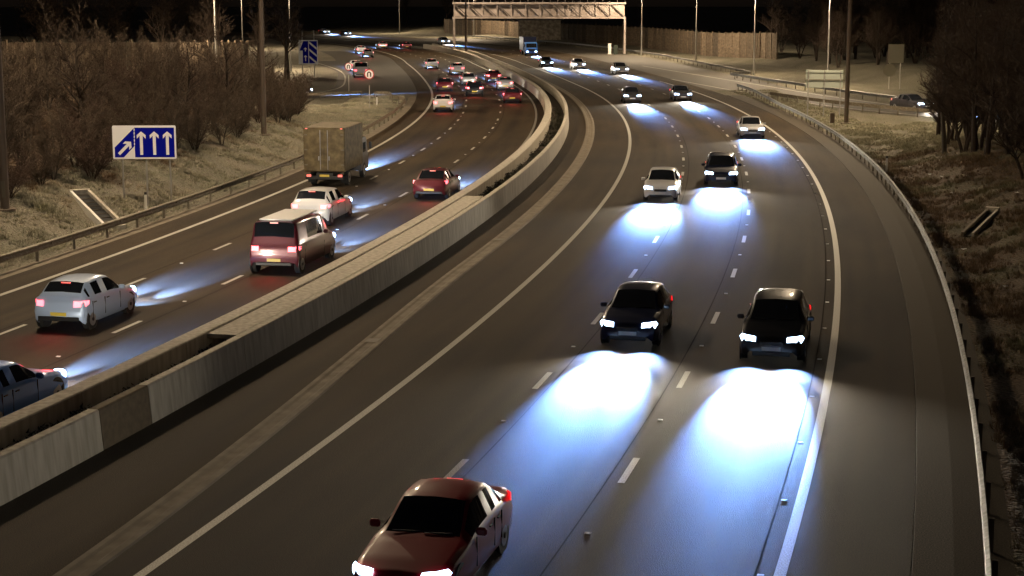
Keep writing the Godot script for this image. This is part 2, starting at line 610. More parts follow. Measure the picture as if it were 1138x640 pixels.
# ------------------------------------------------------------------ central reserve
func build_median() -> void:
	var prof := [Vector2(-0.17, -0.02), Vector2(-0.15, 0.90), Vector2(-0.12, 0.94), Vector2(0.10, 0.94), Vector2(0.13, 0.90), Vector2(0.21, -0.02)]
	var w := thing("concrete_barrier", "tall pale concrete median barrier with one brown patched section", "barrier")
	var cuts := [-20.0]
	var d := -20.0
	while d < 330.0:
		d += 5.7
		cuts.append(d)
	# the patched section lies between 36.9 and 39.3
	var spans := []
	d = -19.0
	while d < 36.0:
		spans.append([d, d + 5.59])
		d += 5.59
	spans.append([36.9, 39.3])
	d = 39.3
	while d < 330.0:
		spans.append([d, d + 5.8])
		d += 5.8
	for i in spans.size():
		var s: Array = spans[i]
		var brown: bool = s[0] == 36.9
		var p := arc(483.82, s[0] + 0.012, s[1] - 0.012, 1.0)
		var o := piece(w, "barrier_section", sweep(p, prof), M.brown_panel if brown else (M.concrete if i % 3 else M.concrete_b))
		if brown:
			o.set_meta("label", "brown patched barrier section")
	var low := thing("concrete_barrier", "broad topped concrete barrier across the planted strip, beside the outbound lanes", "barrier")
	var prof2 := [Vector2(-0.24, -0.02), Vector2(-0.20, 0.84), Vector2(-0.17, 0.87), Vector2(0.30, 0.87), Vector2(0.33, 0.84), Vector2(0.34, -0.02)]
	d = -19.0
	while d < 330.0:
		piece(low, "barrier_section", sweep(arc(482.25, d + 0.012, d + 5.8 - 0.012, 1.0), prof2), M.concrete_b if int(d) % 2 else M.concrete)
		d += 5.8
	structure("planting_bed", sweep(arc(483.05, -20, 330, 2.0), [Vector2(-0.7, 0.12), Vector2(-0.3, 0.2), Vector2(0.2, 0.17), Vector2(0.62, 0.14)], false), M.soil)
	structure("median_slab", sweep(arc(483.05, 46.0, 79.0, 1.5), [Vector2(-0.56, 0.70), Vector2(-0.55, 0.82), Vector2(0.40, 0.82), Vector2(0.41, 0.70)]), M.concrete_b)
	# low scrub in the bed
	var st := ST()
	for k in 26:
		var a := rng.randf() * TAU
		var c := Vector3(rng.randf_range(-0.16, 0.16), rng.randf_range(0.0, 0.28), rng.randf_range(-0.16, 0.16))
		var t := Vector3(cos(a), rng.randf_range(-0.2, 0.9), sin(a)).normalized() * rng.randf_range(0.05, 0.11)
		var s := t.cross(Vector3.UP).normalized() * rng.randf_range(0.025, 0.05)
		tri(st, c - s, c + t, c + s)
	var mm := MultiMesh.new()
	mm.transform_format = MultiMesh.TRANSFORM_3D
	mm.mesh = done(st)
	var spots := []
	while spots.size() < 3200:
		var dd := rng.randf_range(15.0, 150.0)
		var n := big.get_noise_2d(dd * 9.0, 5.0) + 0.35 * fine.get_noise_2d(dd * 3.0, 2.0)
		var dense := 0.5 if dd < 50.0 else (-0.1 if dd < 78.0 else (0.35 if dd < 100.0 else -0.1))
		if n + dense < rng.randf():
			continue
		var off := rng.randf_range(-0.5, 0.45)
		var sc := rng.randf_range(0.6, 1.15) * (1.0 + 0.8 * maxf(n, 0.0))
		spots.append(Transform3D(Basis(Vector3.UP, rng.randf() * TAU).scaled(Vector3.ONE * sc), at(483.05 + off, dd, 0.14)))
	mm.instance_count = spots.size()
	for i in spots.size():
		mm.set_instance_transform(i, spots[i])
	var mi := MultiMeshInstance3D.new()
	mi.name = "median_scrub"
	mi.multimesh = mm
	mi.material_override = M.scrub
	add_child(mi)
	tag(mi, "low dark scrub growing between the two concrete barriers", "scrub", "", "stuff")

# ------------------------------------------------------------------ safety rails
func rail(called: String, label: String, path: PackedVector3Array, side: float, m_beam: Material, spacing: float, group := "") -> void:
	# path: points at ground level; side: +1 or -1, on which side of the posts the beam sits
	var o := thing(called, label, "crash barrier", Vector3.ZERO, 0.0, group)
	var c := Curve3D.new()
	c.bake_interval = 0.5
	for p in path:
		c.add_point(p)
	var total := c.get_baked_length()
	var w := [Vector2(0.0, 0.40), Vector2(0.07, 0.44), Vector2(0.07, 0.49), Vector2(0.015, 0.54), Vector2(0.015, 0.57), Vector2(0.07, 0.62), Vector2(0.07, 0.67), Vector2(0.0, 0.71), Vector2(-0.012, 0.705), Vector2(-0.012, 0.41)]
	var prof := []
	for q in w:
		prof.append(Vector2(side * (q.x + 0.09), q.y))
	var n := int(total / spacing)
	for i in n + 1:
		var s := total * i / n
		var p := c.sample_baked(s)
		var t := (c.sample_baked(minf(s + 0.5, total)) - c.sample_baked(maxf(s - 0.5, 0.0))).normalized()
		piece(o, "post", box_mesh(Vector3(0.10, 0.80, 0.06)), M.post_steel, Transform3D(Basis(Vector3.UP, yaw_of(t)), p + Vector3(0, 0.24, 0)))
	var m := maxi(int(n / 2), 1)
	for i in m:
		var pts := PackedVector3Array()
		for k in 5:
			pts.append(c.sample_baked(lerpf(total * i / m, total * (i + 1) / m - 0.015, k / 4.0)))
		piece(o, "beam", sweep(pts, prof), m_beam)

func build_rails() -> void:
	var outer := arc(503.15, 2, 150, 2.0)
	for p in spline([[rx(503.2, 152), 152], [24.6, 166], [24.9, 176], [24.6, 185]], 2.0):
		outer.append(p)
	rail("crash_barrier", "bright galvanised crash barrier beside the oncoming lanes, ending at the exit nose", outer, -1.0, M.galvanised, 2.4)
	var verge := arc(469.25, 20, 158, 2.0)
	for p in spline([[rx(468.9, 160), 160], [-11.9, 166], [-12.2, 169.5], [-13.8, 170.3]], 1.5):
		verge.append(p)
	rail("crash_barrier", "weathered crash barrier along the outbound verge below the blue lane sign", verge, 1.0, M.weathered_steel, 3.2)
	var back := PackedVector3Array()
	for p in spline([[-15.2, 171.0], [-19.5, 167.5], [-30, 164.5], [-48, 162]], 1.5):
		back.append(p)
	rail("crash_barrier", "short crash barrier behind the grass island along the joining slip road", back, -1.0, M.weathered_steel, 2.4)
	var slip := spline(right_slip())
	var inner := PackedVector3Array()
	var outer2 := PackedVector3Array()
	for i in slip.size():
		var s := side_of(slip, i)
		var dd := -slip[i].z
		if dd < 171.0 and slip[i].x < 75.0:
			inner.append(slip[i] + s * 4.5)
		if slip[i].x < 75.0 and dd < 212.0:
			outer2.append(slip[i] - s * 4.7)
	rail("crash_barrier", "crash barrier with dark posts between the grass wedge and the exit slip", inner, -1.0, M.weathered_steel, 2.4)
	var far := PackedVector3Array()
	var d := 420.0
	while d > 214.0:
		far.append(at(513.0, d))
		d -= 3.0
	for p in outer2:
		far.append(p)
	rail("crash_barrier", "long crash barrier on the far side of the exit slip below the timber fence", far, 1.0, M.galvanised, 3.2)

# ------------------------------------------------------------------ lighting masts and columns
func lamp_light(where: Vector3, e: float, size: float, o: Node3D) -> void:
	var l := SpotLight3D.new()
	l.name = "lamp_light"
	l.position = where
	l.rotation.x = -PI / 2.0
	l.spot_angle = 84.0
	l.spot_angle_attenuation = 0.35
	l.spot_range = 400.0
	l.spot_attenuation = 2.0
	l.light_energy = e
	l.light_color = Color(1.0, 0.885, 0.73)
	l.light_size = size
	l.shadow_enabled = true
	o.add_child(l, true)

func mast(where: Vector3, label: String, e: float) -> void:
	var o := thing("high_mast", label, "lighting mast", where, 0.0, "high lighting masts")
	var h := 25.0
	piece(o, "pole", cyl_mesh(0.19, 0.10, h, 16), M.mast_steel, Transform3D(Basis.IDENTITY, Vector3(0, h / 2 - 0.1, 0)))
	piece(o, "base_plate", cyl_mesh(0.45, 0.45, 0.08, 16), M.mast_steel, Transform3D(Basis.IDENTITY, Vector3(0, 0.02, 0)))
	piece(o, "access_door", box_mesh(Vector3(0.16, 0.7, 0.03)), M.post_steel, Transform3D(Basis.IDENTITY, Vector3(0, 0.9, 0.178)))
	var ring := TorusMesh.new()
	ring.inner_radius = 0.9
	ring.outer_radius = 1.0
	ring.rings = 20
	ring.ring_segments = 6
	piece(o, "lamp_ring", ring, M.mast_steel, Transform3D(Basis.IDENTITY, Vector3(0, h - 0.3, 0)))
	for k in 6:
		var b := Basis(Vector3.UP, TAU * k / 6.0)
		var f := piece(o, "floodlight", rounded_box(Vector3(0.5, 0.22, 0.6), 0.04), M.mast_steel, Transform3D(b, b * Vector3(0, 0, 1.15) + Vector3(0, h - 0.35, 0)))
		piece(f, "lens", box_mesh(Vector3(0.42, 0.015, 0.5)), M.lantern, Transform3D(Basis.IDENTITY, Vector3(0, -0.12, 0)))
		piece(o, "spoke", box_mesh(Vector3(0.05, 0.05, 0.95)), M.mast_steel, Transform3D(b, b * Vector3(0, 0, 0.5) + Vector3(0, h - 0.3, 0)))
	lamp_light(Vector3(0, h - 0.62, 0), e, 0.6, o)

func column(where: Vector3, turn: float, label: String, e: float, h := 12.0) -> void:
	var o := thing("lamp_column", label, "lamp column", where, turn, "thin lamp columns along the outer verge")
	piece(o, "pole", cyl_mesh(0.11, 0.06, h, 10), M.column_steel, Transform3D(Basis.IDENTITY, Vector3(0, h / 2 - 0.05, 0)))
	piece(o, "base", cyl_mesh(0.15, 0.14, 1.4, 10), M.column_steel, Transform3D(Basis.IDENTITY, Vector3(0, 0.6, 0)))
	piece(o, "arm", box_mesh(Vector3(0.06, 0.06, 1.5)), M.column_steel, Transform3D(Basis.IDENTITY, Vector3(0, h - 0.03, -0.75)))
	var head := piece(o, "lantern", rounded_box(Vector3(0.3, 0.14, 0.75), 0.04), M.column_steel, Transform3D(Basis.IDENTITY, Vector3(0, h, -1.7)))
	piece(head, "lens", box_mesh(Vector3(0.24, 0.015, 0.6)), M.lantern, Transform3D(Basis.IDENTITY, Vector3(0, -0.08, 0)))
	if e > 0.0:
		lamp_light(Vector3(0, h - 0.14, -1.7), e, 0.25, o)

func build_masts() -> void:
	mast(Vector3(27.0, -0.05, -137.0), "thick brown lighting mast on the grass wedge beside the pale sign back", 1500.0)
	mast(ground(-16.4, 112.0), "thick brown lighting mast rising from the shrubs above the tan lorry", 760.0)
	mast(ground(-21.7, 72.0), "thick brown lighting mast on the grass bank before the blue lane sign", 850.0)
	mast(at(483.1, 292.0, 0.45), "thick brown lighting mast on the median far ahead by the gantry", 1300.0)
	var turn := PI / 2.0
	column(ground(31.5, 222.0), turn, "thin lamp column standing between the timber fence and the exit slip", 520.0)
	column(ground(29.3, 272.0), turn, "thin lamp column at the end of the timber fence", 520.0)
	column(ground(22.3, 294.0), turn, "thin lamp column beside the gantry leg", 520.0)
	column(ground(35.4, 191.0), turn, "thin lamp column behind the pale sign back", 520.0)
	column(at(516.0, 425.0), turn, "bright thin lamp column far along the bend past the gantry", 900.0)
	column(at(516.0, 470.0), turn, "thin lamp column far along the bend, beyond the bright one", 520.0)
	column(ground(-52.0, 330.0), turn, "thin lamp column far beyond the lane signs on the outbound side", 900.0)
	column(ground(-30.5, 235.0), turn, "thin lamp column behind the tall blue chevron sign", 700.0)
	column(ground(-26.0, 150.0), turn, "thin lamp column among the shrubs near the grass island", 700.0)

# ------------------------------------------------------------------ gantry
func build_gantry() -> void:
	var o := thing("sign_gantry", "pale steel truss gantry spanning the oncoming lanes", "gantry", Vector3(19.6, 0, -302.0))
	var L := 30.5
	var z := 0.9
	for s in [-1, 1]:
		for y in [6.35, 8.85]:
			piece(o, "chord", rounded_box(Vector3(L, 0.34, 0.28), 0.03), M.gantry_paint, Transform3D(Basis.IDENTITY, Vector3(-L / 2 + 0.4, y, s * z)))
	var n := 12
	var pitch := (L - 0.6) / n
	for s in [-1, 1]:
		for i in n:
			var x0 := 0.2 - pitch * i
			var a := Vector3(x0, 6.45, s * z)
			var b := Vector3(x0 - pitch, 8.75, s * z)
			var v := b - a
			var bs := Basis(Vector3(0, 0, 1), atan2(v.y, v.x))
			piece(o, "diagonal", box_mesh(Vector3(v.length(), 0.16, 0.14)), M.gantry_dark, Transform3D(bs, (a + b) * 0.5))
			piece(o, "upright", box_mesh(Vector3(0.15, 2.2, 0.13)), M.gantry_paint, Transform3D(Basis.IDENTITY, Vector3(x0 - pitch, 7.6, s * z)))
	piece(o, "cladding_panel", box_mesh(Vector3(L - 0.4, 2.1, 0.05)), M.gantry_paint, Transform3D(Basis.IDENTITY, Vector3(-L / 2 + 0.4, 7.6, 0.55)))
	piece(o, "walkway", box_mesh(Vector3(L - 0.2, 0.06, 1.4)), M.gantry_dark, Transform3D(Basis.IDENTITY, Vector3(-L / 2 + 0.4, 6.55, -0.1)))
	for i in 24:
		piece(o, "handrail_post", box_mesh(Vector3(0.05, 1.0, 0.05)), M.gantry_paint, Transform3D(Basis.IDENTITY, Vector3(0.2 - i * (L - 0.4) / 23.0, 9.5, z)))
	piece(o, "handrail", box_mesh(Vector3(L - 0.3, 0.06, 0.06)), M.gantry_paint, Transform3D(Basis.IDENTITY, Vector3(-L / 2 + 0.4, 10.03, z)))
	for x in [0.25, -L + 0.7]:
		for s in [-1, 1]:
			piece(o, "leg", rounded_box(Vector3(0.34, 6.3, 0.34), 0.03), M.gantry_paint, Transform3D(Basis.IDENTITY, Vector3(x, 3.1, s * z)))
		for k in 5:
			var bs := Basis(Vector3(1, 0, 0), 0.62 * (1 if k % 2 else -1))
			piece(o, "leg_brace", box_mesh(Vector3(0.09, 0.09, 2.0)), M.gantry_paint, Transform3D(bs, Vector3(x, 0.7 + 1.2 * k, 0)))
	piece(o, "control_cabinet", box_mesh(Vector3(0.7, 1.6, 0.6)), M.dark_green, Transform3D(Basis.IDENTITY, Vector3(-1.3, 0.75, 0.4)))
	var cab := thing("roadside_cabinet", "narrow white cabinet standing by the gantry leg", "cabinet", Vector3(17.2, 0, -301.0))
	piece(cab, "housing", rounded_box(Vector3(0.55, 1.9, 0.5), 0.03), M.white_plastic, Transform3D(Basis.IDENTITY, Vector3(0, 0.93, 0)))
	piece(cab, "plinth", box_mesh(Vector3(0.7, 0.12, 0.65)), M.concrete, Transform3D(Basis.IDENTITY, Vector3(0, 0.0, 0)))

# ------------------------------------------------------------------ timber fences
func fence(label: String, pts: Array, h: float, base: Callable, step: float) -> void:
	var o := thing("noise_fence", label, "fence")
	var c := Curve3D.new()
	for p in pts:
		c.add_point(Vector3(p[0], 0, -p[1]))
	var total := c.get_baked_length()
	var n := int(total / step)
	for v in 4:
		var st := ST()
		var m := 12
		var r2 := RandomNumberGenerator.new()
		r2.seed = 50 + v
		for k in m:
			var w := step / m
			box(st, Vector3(-step / 2 + w * (k + 0.5), h / 2 + r2.randf_range(-0.03, 0.03), r2.randf_range(-0.03, 0.03)), Vector3(w - 0.035, h, 0.03))
		box(st, Vector3(0, h * 0.25, -0.07), Vector3(step, 0.1, 0.05))
		box(st, Vector3(0, h * 0.75, -0.07), Vector3(step, 0.1, 0.05))
		meshes["fence%d" % v] = done(st)
	for i in n + 1:
		var s := total * i / n
		var p := c.sample_baked(s)
		var t := (c.sample_baked(minf(s + 0.5, total)) - c.sample_baked(maxf(s - 0.5, 0.0))).normalized()
		var b := Basis(Vector3.UP, yaw_of(t) + PI / 2)
		p.y = base.call(p.x, -p.z)
		piece(o, "post", box_mesh(Vector3(0.2, h + 0.4, 0.2)), M.board_3, Transform3D(b, p + Vector3(0, h / 2, 0)))
		if i < n:
			var q := c.sample_baked(total * (i + 0.5) / n)
			q.y = base.call(q.x, -q.z)
			piece(o, "board_panel", meshes["fence%d" % rng.randi_range(0, 3)], M["board_%d" % rng.randi_range(0, 3)], Transform3D(b, q))

func build_fences() -> void:
	var pts := []
	var d := 262.0
	while d < 470.0:
		pts.append([rx(527.0 - ease01(262.0, 300.0, d) * 4.0, d), d])
		d += 8.0
	fence("tall brown timber noise fence behind the gantry and the far bend", pts, 4.1, func(x, dd): return height(x, dd) - 0.1, 3.0)
	fence("weathered timber noise fence on the bank behind the bare shrubs", [[-58, 92], [-40, 118], [-31, 138], [-26.5, 156], [-26, 168]], 3.0, func(x, dd): return 10.05 - 50.5 * dd / 1907.0 - 3.0, 3.0)

# ------------------------------------------------------------------ signs
func polygon(pts: Array, depth: float) -> Mesh:      # flat plate in the xy plane, front face at +z
	var st := ST()
	var v := PackedVector2Array(pts)
	var idx := Geometry2D.triangulate_polygon(v)
	for k in range(0, idx.size(), 3):
		var a := v[idx[k]]
		var b := v[idx[k + 1]]
		var c := v[idx[k + 2]]
		tri(st, Vector3(a.x, a.y, 0), Vector3(b.x, b.y, 0), Vector3(c.x, c.y, 0))
	if depth > 0.0:
		for k in v.size():
			var a := v[k]
			var b := v[(k + 1) % v.size()]
			quad(st, Vector3(a.x, a.y, 0), Vector3(b.x, b.y, 0), Vector3(b.x, b.y, -depth), Vector3(a.x, a.y, -depth))
	return done(st)

func rounded_rect(w: float, h: float, r: float) -> Array:
	var out := []
	for c in [[1, 1, 0.0], [-1, 1, 90.0], [-1, -1, 180.0], [1, -1, 270.0]]:
		for k in 5:
			var a := deg_to_rad(c[2] + 22.5 * k)
			out.append(Vector2(c[0] * (w / 2 - r) + cos(a) * r, c[1] * (h / 2 - r) + sin(a) * r))
	return out

func shift(pts: Array, dx: float, dy: float, turn := 0.0) -> Array:
	var out := []
	for p in pts:
		out.append(p.rotated(turn) + Vector2(dx, dy))
	return out

func arrow(h: float, w: float) -> Array:
	var s := w * 0.17
	return [Vector2(-s, -h / 2), Vector2(s, -h / 2), Vector2(s, h / 2 - w * 0.5), Vector2(w / 2 - 0.0, h / 2 - w * 0.82), Vector2(w / 2, h / 2 - w * 0.42), Vector2(0, h / 2), Vector2(-w / 2, h / 2 - w * 0.42), Vector2(-w / 2, h / 2 - w * 0.82), Vector2(-s, h / 2 - w * 0.5)]

func build_signs() -> void:
	# lane gain sign, 3.15 x 1.7 m
	var p := ground(-17.6, 81.0)
	var o := thing("lane_sign", "wide blue sign with three upright arrows and one joining diagonal arrow", "road sign", p, 0.03)
	var cy := CAM_H - (158.0 + 4.0) * 81.0 / 1907.0 - p.y
	var W := 3.02
	var Hh := 1.6
	var F := func(z: float, x := 0.0, y := 0.0) -> Transform3D: return Transform3D(Basis.IDENTITY, Vector3(x, cy + y, z))
	piece(o, "panel", polygon(rounded_rect(W, Hh, 0.07), 0.03), M.sign_white, F.call(0.0))
	# blue field of the three lanes, and the joining lane
	piece(o, "blue_field", polygon([Vector2(-0.46, -0.72), Vector2(1.43, -0.72), Vector2(1.43, 0.70), Vector2(-0.46, 0.70)], 0.0), M.sign_blue, F.call(0.004))
	piece(o, "blue_field", polygon([Vector2(-0.475, 0.68), Vector2(-1.42, -0.25), Vector2(-1.42, -0.72), Vector2(-1.0, -0.72), Vector2(-0.475, -0.18)], 0.0), M.sign_blue, F.call(0.004))
	for k in 5:
		piece(o, "lane_mark", box_mesh(Vector3(0.045, 0.10, 0.004)), M.sign_white, F.call(0.010, -0.467, -0.08 + 0.17 * k))
	for x in [-0.14, 0.48, 1.10]:
		piece(o, "arrow", polygon(shift(arrow(1.12, 0.42), x, -0.04), 0.0), M.sign_white, F.call(0.009))
	piece(o, "arrow", polygon(shift(arrow(0.84, 0.42), -0.93, -0.27, -PI / 4), 0.0), M.sign_white, F.call(0.009))
	for x in [-1.08, 0.05, 1.18]:
		var base := ground(p.x + x, 81.0).y - p.y - 0.3
		var top := cy + 0.7
		piece(o, "post", cyl_mesh(0.045, 0.045, top - base, 8), M.column_steel, Transform3D(Basis.IDENTITY, Vector3(x, (top + base) / 2, -0.08)))
	# tall blue sign with chevrons, farther on
	p = ground(-25.9, 217.0)
	cy = CAM_H - (46.5 + 4.0) * 217.0 / 1907.0 - p.y
	o = thing("chevron_sign", "blue and white sign with diagonal bars beside the slip road", "road sign", p, 0.0)
	piece(o, "panel", polygon(rounded_rect(2.45, 3.05, 0.08), 0.04), M.sign_white, F.call(0.0))
	piece(o, "blue_field", polygon([Vector2(-1.1, 0.2), Vector2(-0.6, 1.4), Vector2(0.02, 1.4), Vector2(0.02, -1.4), Vector2(-0.7, -1.4), Vector2(-0.7, 0.2)], 0.0), M.sign_blue, F.call(0.004))
	piece(o, "blue_field", polygon([Vector2(0.1, -1.4), Vector2(1.12, -1.4), Vector2(1.12, 1.4), Vector2(0.1, 1.4)], 0.0), M.sign_blue, F.call(0.004))
	for k in 3:
		var y := 0.95 - 0.9 * k
		piece(o, "diagonal_bar", polygon([Vector2(0.14, y + 0.42), Vector2(0.14, y + 0.14), Vector2(1.08, y - 0.66), Vector2(1.08, y - 0.38)], 0.0), M.sign_white, F.call(0.009))
	piece(o, "arrow", polygon(shift(arrow(0.75, 0.36), -0.35, -0.75), 0.0), M.sign_white, F.call(0.009))
	piece(o, "symbol", polygon(shift(arrow(0.5, 0.36), -0.35, 0.35), 0.0), M.sign_white, F.call(0.009))
	for x in [-0.75, 0.75]:
		piece(o, "post", cyl_mesh(0.07, 0.07, cy + 1.6, 8), M.column_steel, Transform3D(Basis.IDENTITY, Vector3(x, (cy + 1.4) / 2, -0.1)))
	# two round prohibition signs at the nose
	for q in [[-13.0, 155.0, 100.0, 0.92, "round red-ringed sign on a short post at the tip of the grass island"], [-16.5, 172.0, 86.0, 0.78, "smaller round red-ringed sign at the edge of the slip road bend"]]:
		p = ground(q[0], q[1])
		cy = CAM_H - (q[2] + 4.0) * q[1] / 1907.0 - p.y
		o = thing("round_sign", q[4], "road sign", p, 0.0)
		var r: float = q[3] / 2
		var circ := func(rr: float) -> Array:
			var a := []
			for k in 28:
				a.append(Vector2(cos(TAU * k / 28), sin(TAU * k / 28)) * rr)
			return a
		piece(o, "panel", polygon(circ.call(r), 0.03), M.sign_red, F.call(0.0))
		piece(o, "white_field", polygon(circ.call(r * 0.82), 0.0), M.sign_white, F.call(0.004))
		var u := []
		for k in 13:
			u.append(Vector2(cos(PI * k / 12.0) * 0.42, sin(PI * k / 12.0) * 0.42 + 0.12) * r)
		u.append(Vector2(-0.42, -0.5) * r)
		u.append(Vector2(-0.18, -0.5) * r)
		for k in 13:
			u.append(Vector2(cos(PI - PI * k / 12.0) * 0.18, sin(PI - PI * k / 12.0) * 0.18 + 0.12) * r)
		u.append(Vector2(0.18, -0.5) * r)
		u.append(Vector2(0.42, -0.5) * r)
		piece(o, "symbol", polygon(u, 0.0), M.sign_black, F.call(0.009))
		piece(o, "post", cyl_mesh(0.038, 0.038, cy + r + 0.2, 8), M.column_steel, Transform3D(Basis.IDENTITY, Vector3(0, (cy + r) / 2 - 0.1, -0.06)))
	# back of a wide sign on the grass wedge
	p = ground(26.6, 145.0)
	o = thing("reversed_sign", "back of a wide pale sign on three posts beside the brown mast", "road sign", p, deg_to_rad(-6))
	piece(o, "panel", rounded_box(Vector3(3.15, 1.5, 0.03), 0.01), M.sign_back, Transform3D(Basis.IDENTITY, Vector3(0, 3.18, 0)))
	piece(o, "stiffener", box_mesh(Vector3(3.45, 0.09, 0.05)), M.sign_back_dull, Transform3D(Basis.IDENTITY, Vector3(0.1, 3.1, 0.045)))
	piece(o, "stiffener", box_mesh(Vector3(3.1, 0.06, 0.04)), M.sign_back, Transform3D(Basis.IDENTITY, Vector3(0, 3.75, 0.04)))
	for x in [-1.35, 0.0, 1.35]:
		piece(o, "post", cyl_mesh(0.05, 0.05, 4.2, 8), M.column_steel, Transform3D(Basis.IDENTITY, Vector3(x, 1.8, 0.10)))
	# backs of signs beyond the slip
	p = ground(42.2, 188.0)
	o = thing("reversed_sign", "dull tall sign back with a round disc below, beyond the exit slip", "road sign", p, 0.0)
	piece(o, "panel", box_mesh(Vector3(1.75, 2.05, 0.04)), M.sign_back_dull, Transform3D(Basis.IDENTITY, Vector3(0.1, 3.9, 0)))
	piece(o, "round_panel", cyl_mesh(0.7, 0.7, 0.03, 24), M.sign_back_dull, Transform3D(Basis(Vector3.RIGHT, PI / 2), Vector3(-0.55, 2.1, 0.02)))
	for x in [-0.55, 0.65]:
		piece(o, "post", cyl_mesh(0.05, 0.05, 5.2, 8), M.column_steel, Transform3D(Basis.IDENTITY, Vector3(x, 2.3, -0.08)))

# ------------------------------------------------------------------ drains
func build_drains() -> void:
	# sloping concrete outfall on the outbound bank
	var a := ground(-20.1, 78.3)
	var b := ground(-17.5, 73.8)
	var t := (b - a).normalized()
	var s := t.cross(Vector3.UP).normalized()
	var u := s.cross(t)
	var bs := Basis(s, u, -t)
	var L := (b - a).length()
	var o := thing("drain_outfall", "pale concrete framed drain with a dark opening on the grass bank", "drain", (a + b) * 0.5)
	o.basis = bs
	for k in [-1, 1]:
		piece(o, "side_kerb", box_mesh(Vector3(0.13, 0.34, L)), M.white_plastic if k > 0 else M.concrete, Transform3D(Basis.IDENTITY, Vector3(k * 0.42, 0.08, 0)))
	piece(o, "head_wall", box_mesh(Vector3(0.97, 0.36, 0.14)), M.concrete, Transform3D(Basis.IDENTITY, Vector3(0, 0.09, L / 2 + 0.07)))
	piece(o, "foot_wall", box_mesh(Vector3(0.97, 0.3, 0.14)), M.concrete, Transform3D(Basis.IDENTITY, Vector3(0, 0.07, -L / 2 - 0.07)))
	piece(o, "grating_floor", box_mesh(Vector3(0.72, 0.04, L)), M.tyre, Transform3D(Basis.IDENTITY, Vector3(0, 0.06, 0)))
	for k in 9:
		piece(o, "grating_bar", box_mesh(Vector3(0.70, 0.03, 0.03)), M.post_steel, Transform3D(Basis.IDENTITY, Vector3(0, 0.10, -L / 2 + L * (k + 0.5) / 9.0)))
	# half buried channel on the opposite bank
	a = ground(19.3, 71.0)
	b = ground(21.6, 75.6)
	t = (b - a).normalized()
	s = t.cross(Vector3.UP).normalized()
	bs = Basis(s, s.cross(t), -t)
	L = (b - a).length()
	o = thing("drain_channel", "narrow concrete step drain lying down the leaf strewn bank", "drain", (a + b) * 0.5)
	o.basis = bs
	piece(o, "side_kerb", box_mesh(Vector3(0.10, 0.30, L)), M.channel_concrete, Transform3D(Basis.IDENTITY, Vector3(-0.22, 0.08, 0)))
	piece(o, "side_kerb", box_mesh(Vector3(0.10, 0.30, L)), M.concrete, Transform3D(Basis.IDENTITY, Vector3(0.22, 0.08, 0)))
	piece(o, "channel_floor", box_mesh(Vector3(0.34, 0.05, L)), M.tyre, Transform3D(Basis.IDENTITY, Vector3(0, 0.05, 0)))
	piece(o, "head_block", box_mesh(Vector3(0.6, 0.4, 0.25)), M.concrete, Transform3D(Basis.IDENTITY, Vector3(0, 0.1, -L / 2 - 0.14)))

# ------------------------------------------------------------------ trees
func grow(sd: int, h: float, stems: int, spread: float, leafy: int, droop := 0.0) -> Array:
	var r := RandomNumberGenerator.new()
	r.seed = sd
	var wood := ST()
	var twigs := ST()
	var tips := []
	for s in stems:
		var a := TAU * (s + r.randf() * 0.7) / stems
		var lean := spread * (0.35 + 0.65 * r.randf()) if stems > 1 else 0.06
		var dir := Vector3(cos(a) * lean, 1.0, sin(a) * lean).normalized()
		var len := h * r.randf_range(0.72, 1.0)
		var rad := h * (0.012 if stems > 1 else 0.02)
		var p := Vector3(cos(a), 0, sin(a)) * (0.12 * spread if stems > 1 else 0.0) + Vector3(0, -0.25, 0)
		var segs := 7
		for k in segs:
			var q := p + dir * len / segs
			dir = (dir + Vector3(r.randf_range(-1, 1), r.randf_range(-0.2, 0.5), r.randf_range(-1, 1)) * 0.14).normalized()
			var ra := rad * (1.0 - 0.13 * k)
			tube(wood, p, q, ra, rad * (1.0 - 0.13 * (k + 1)), 6)
			if k >= (1 if stems > 1 else 2):
				for j in r.randi_range(2, 3 if stems > 1 else 4):
					var b := r.randf() * TAU
					var bd := (dir * 0.75 + Vector3(cos(b), r.randf_range(0.0, 0.6), sin(b)) * r.randf_range(0.7, 1.2)).normalized()
					limb(wood, twigs, tips, r, p.lerp(q, r.randf()), bd, len * r.randf_range(0.20, 0.36) * (1.15 - 0.1 * k), ra * 0.5, 0, droop)
			p = q
		limb(wood, twigs, tips, r, p, dir, len * 0.25, rad * 0.2, 0, droop)
	for i in leafy:
		var c: Vector3 = tips[r.randi() % tips.size()] + Vector3(r.randf_range(-1, 1), r.randf_range(-1, 1), r.randf_range(-1, 1)) * 0.14
		var n := Vector3(r.randf_range(-1, 1), r.randf_range(-1, 1), r.randf_range(-1, 1)).normalized()
		var v := n.cross(Vector3(0.3, 1, 0.2)).normalized() * r.randf_range(0.03, 0.07)
		var w := n.cross(v).normalized() * r.randf_range(0.02, 0.045)
		quad(twigs, c - v, c - w, c + v, c + w)
	return [done(wood), done(twigs)]

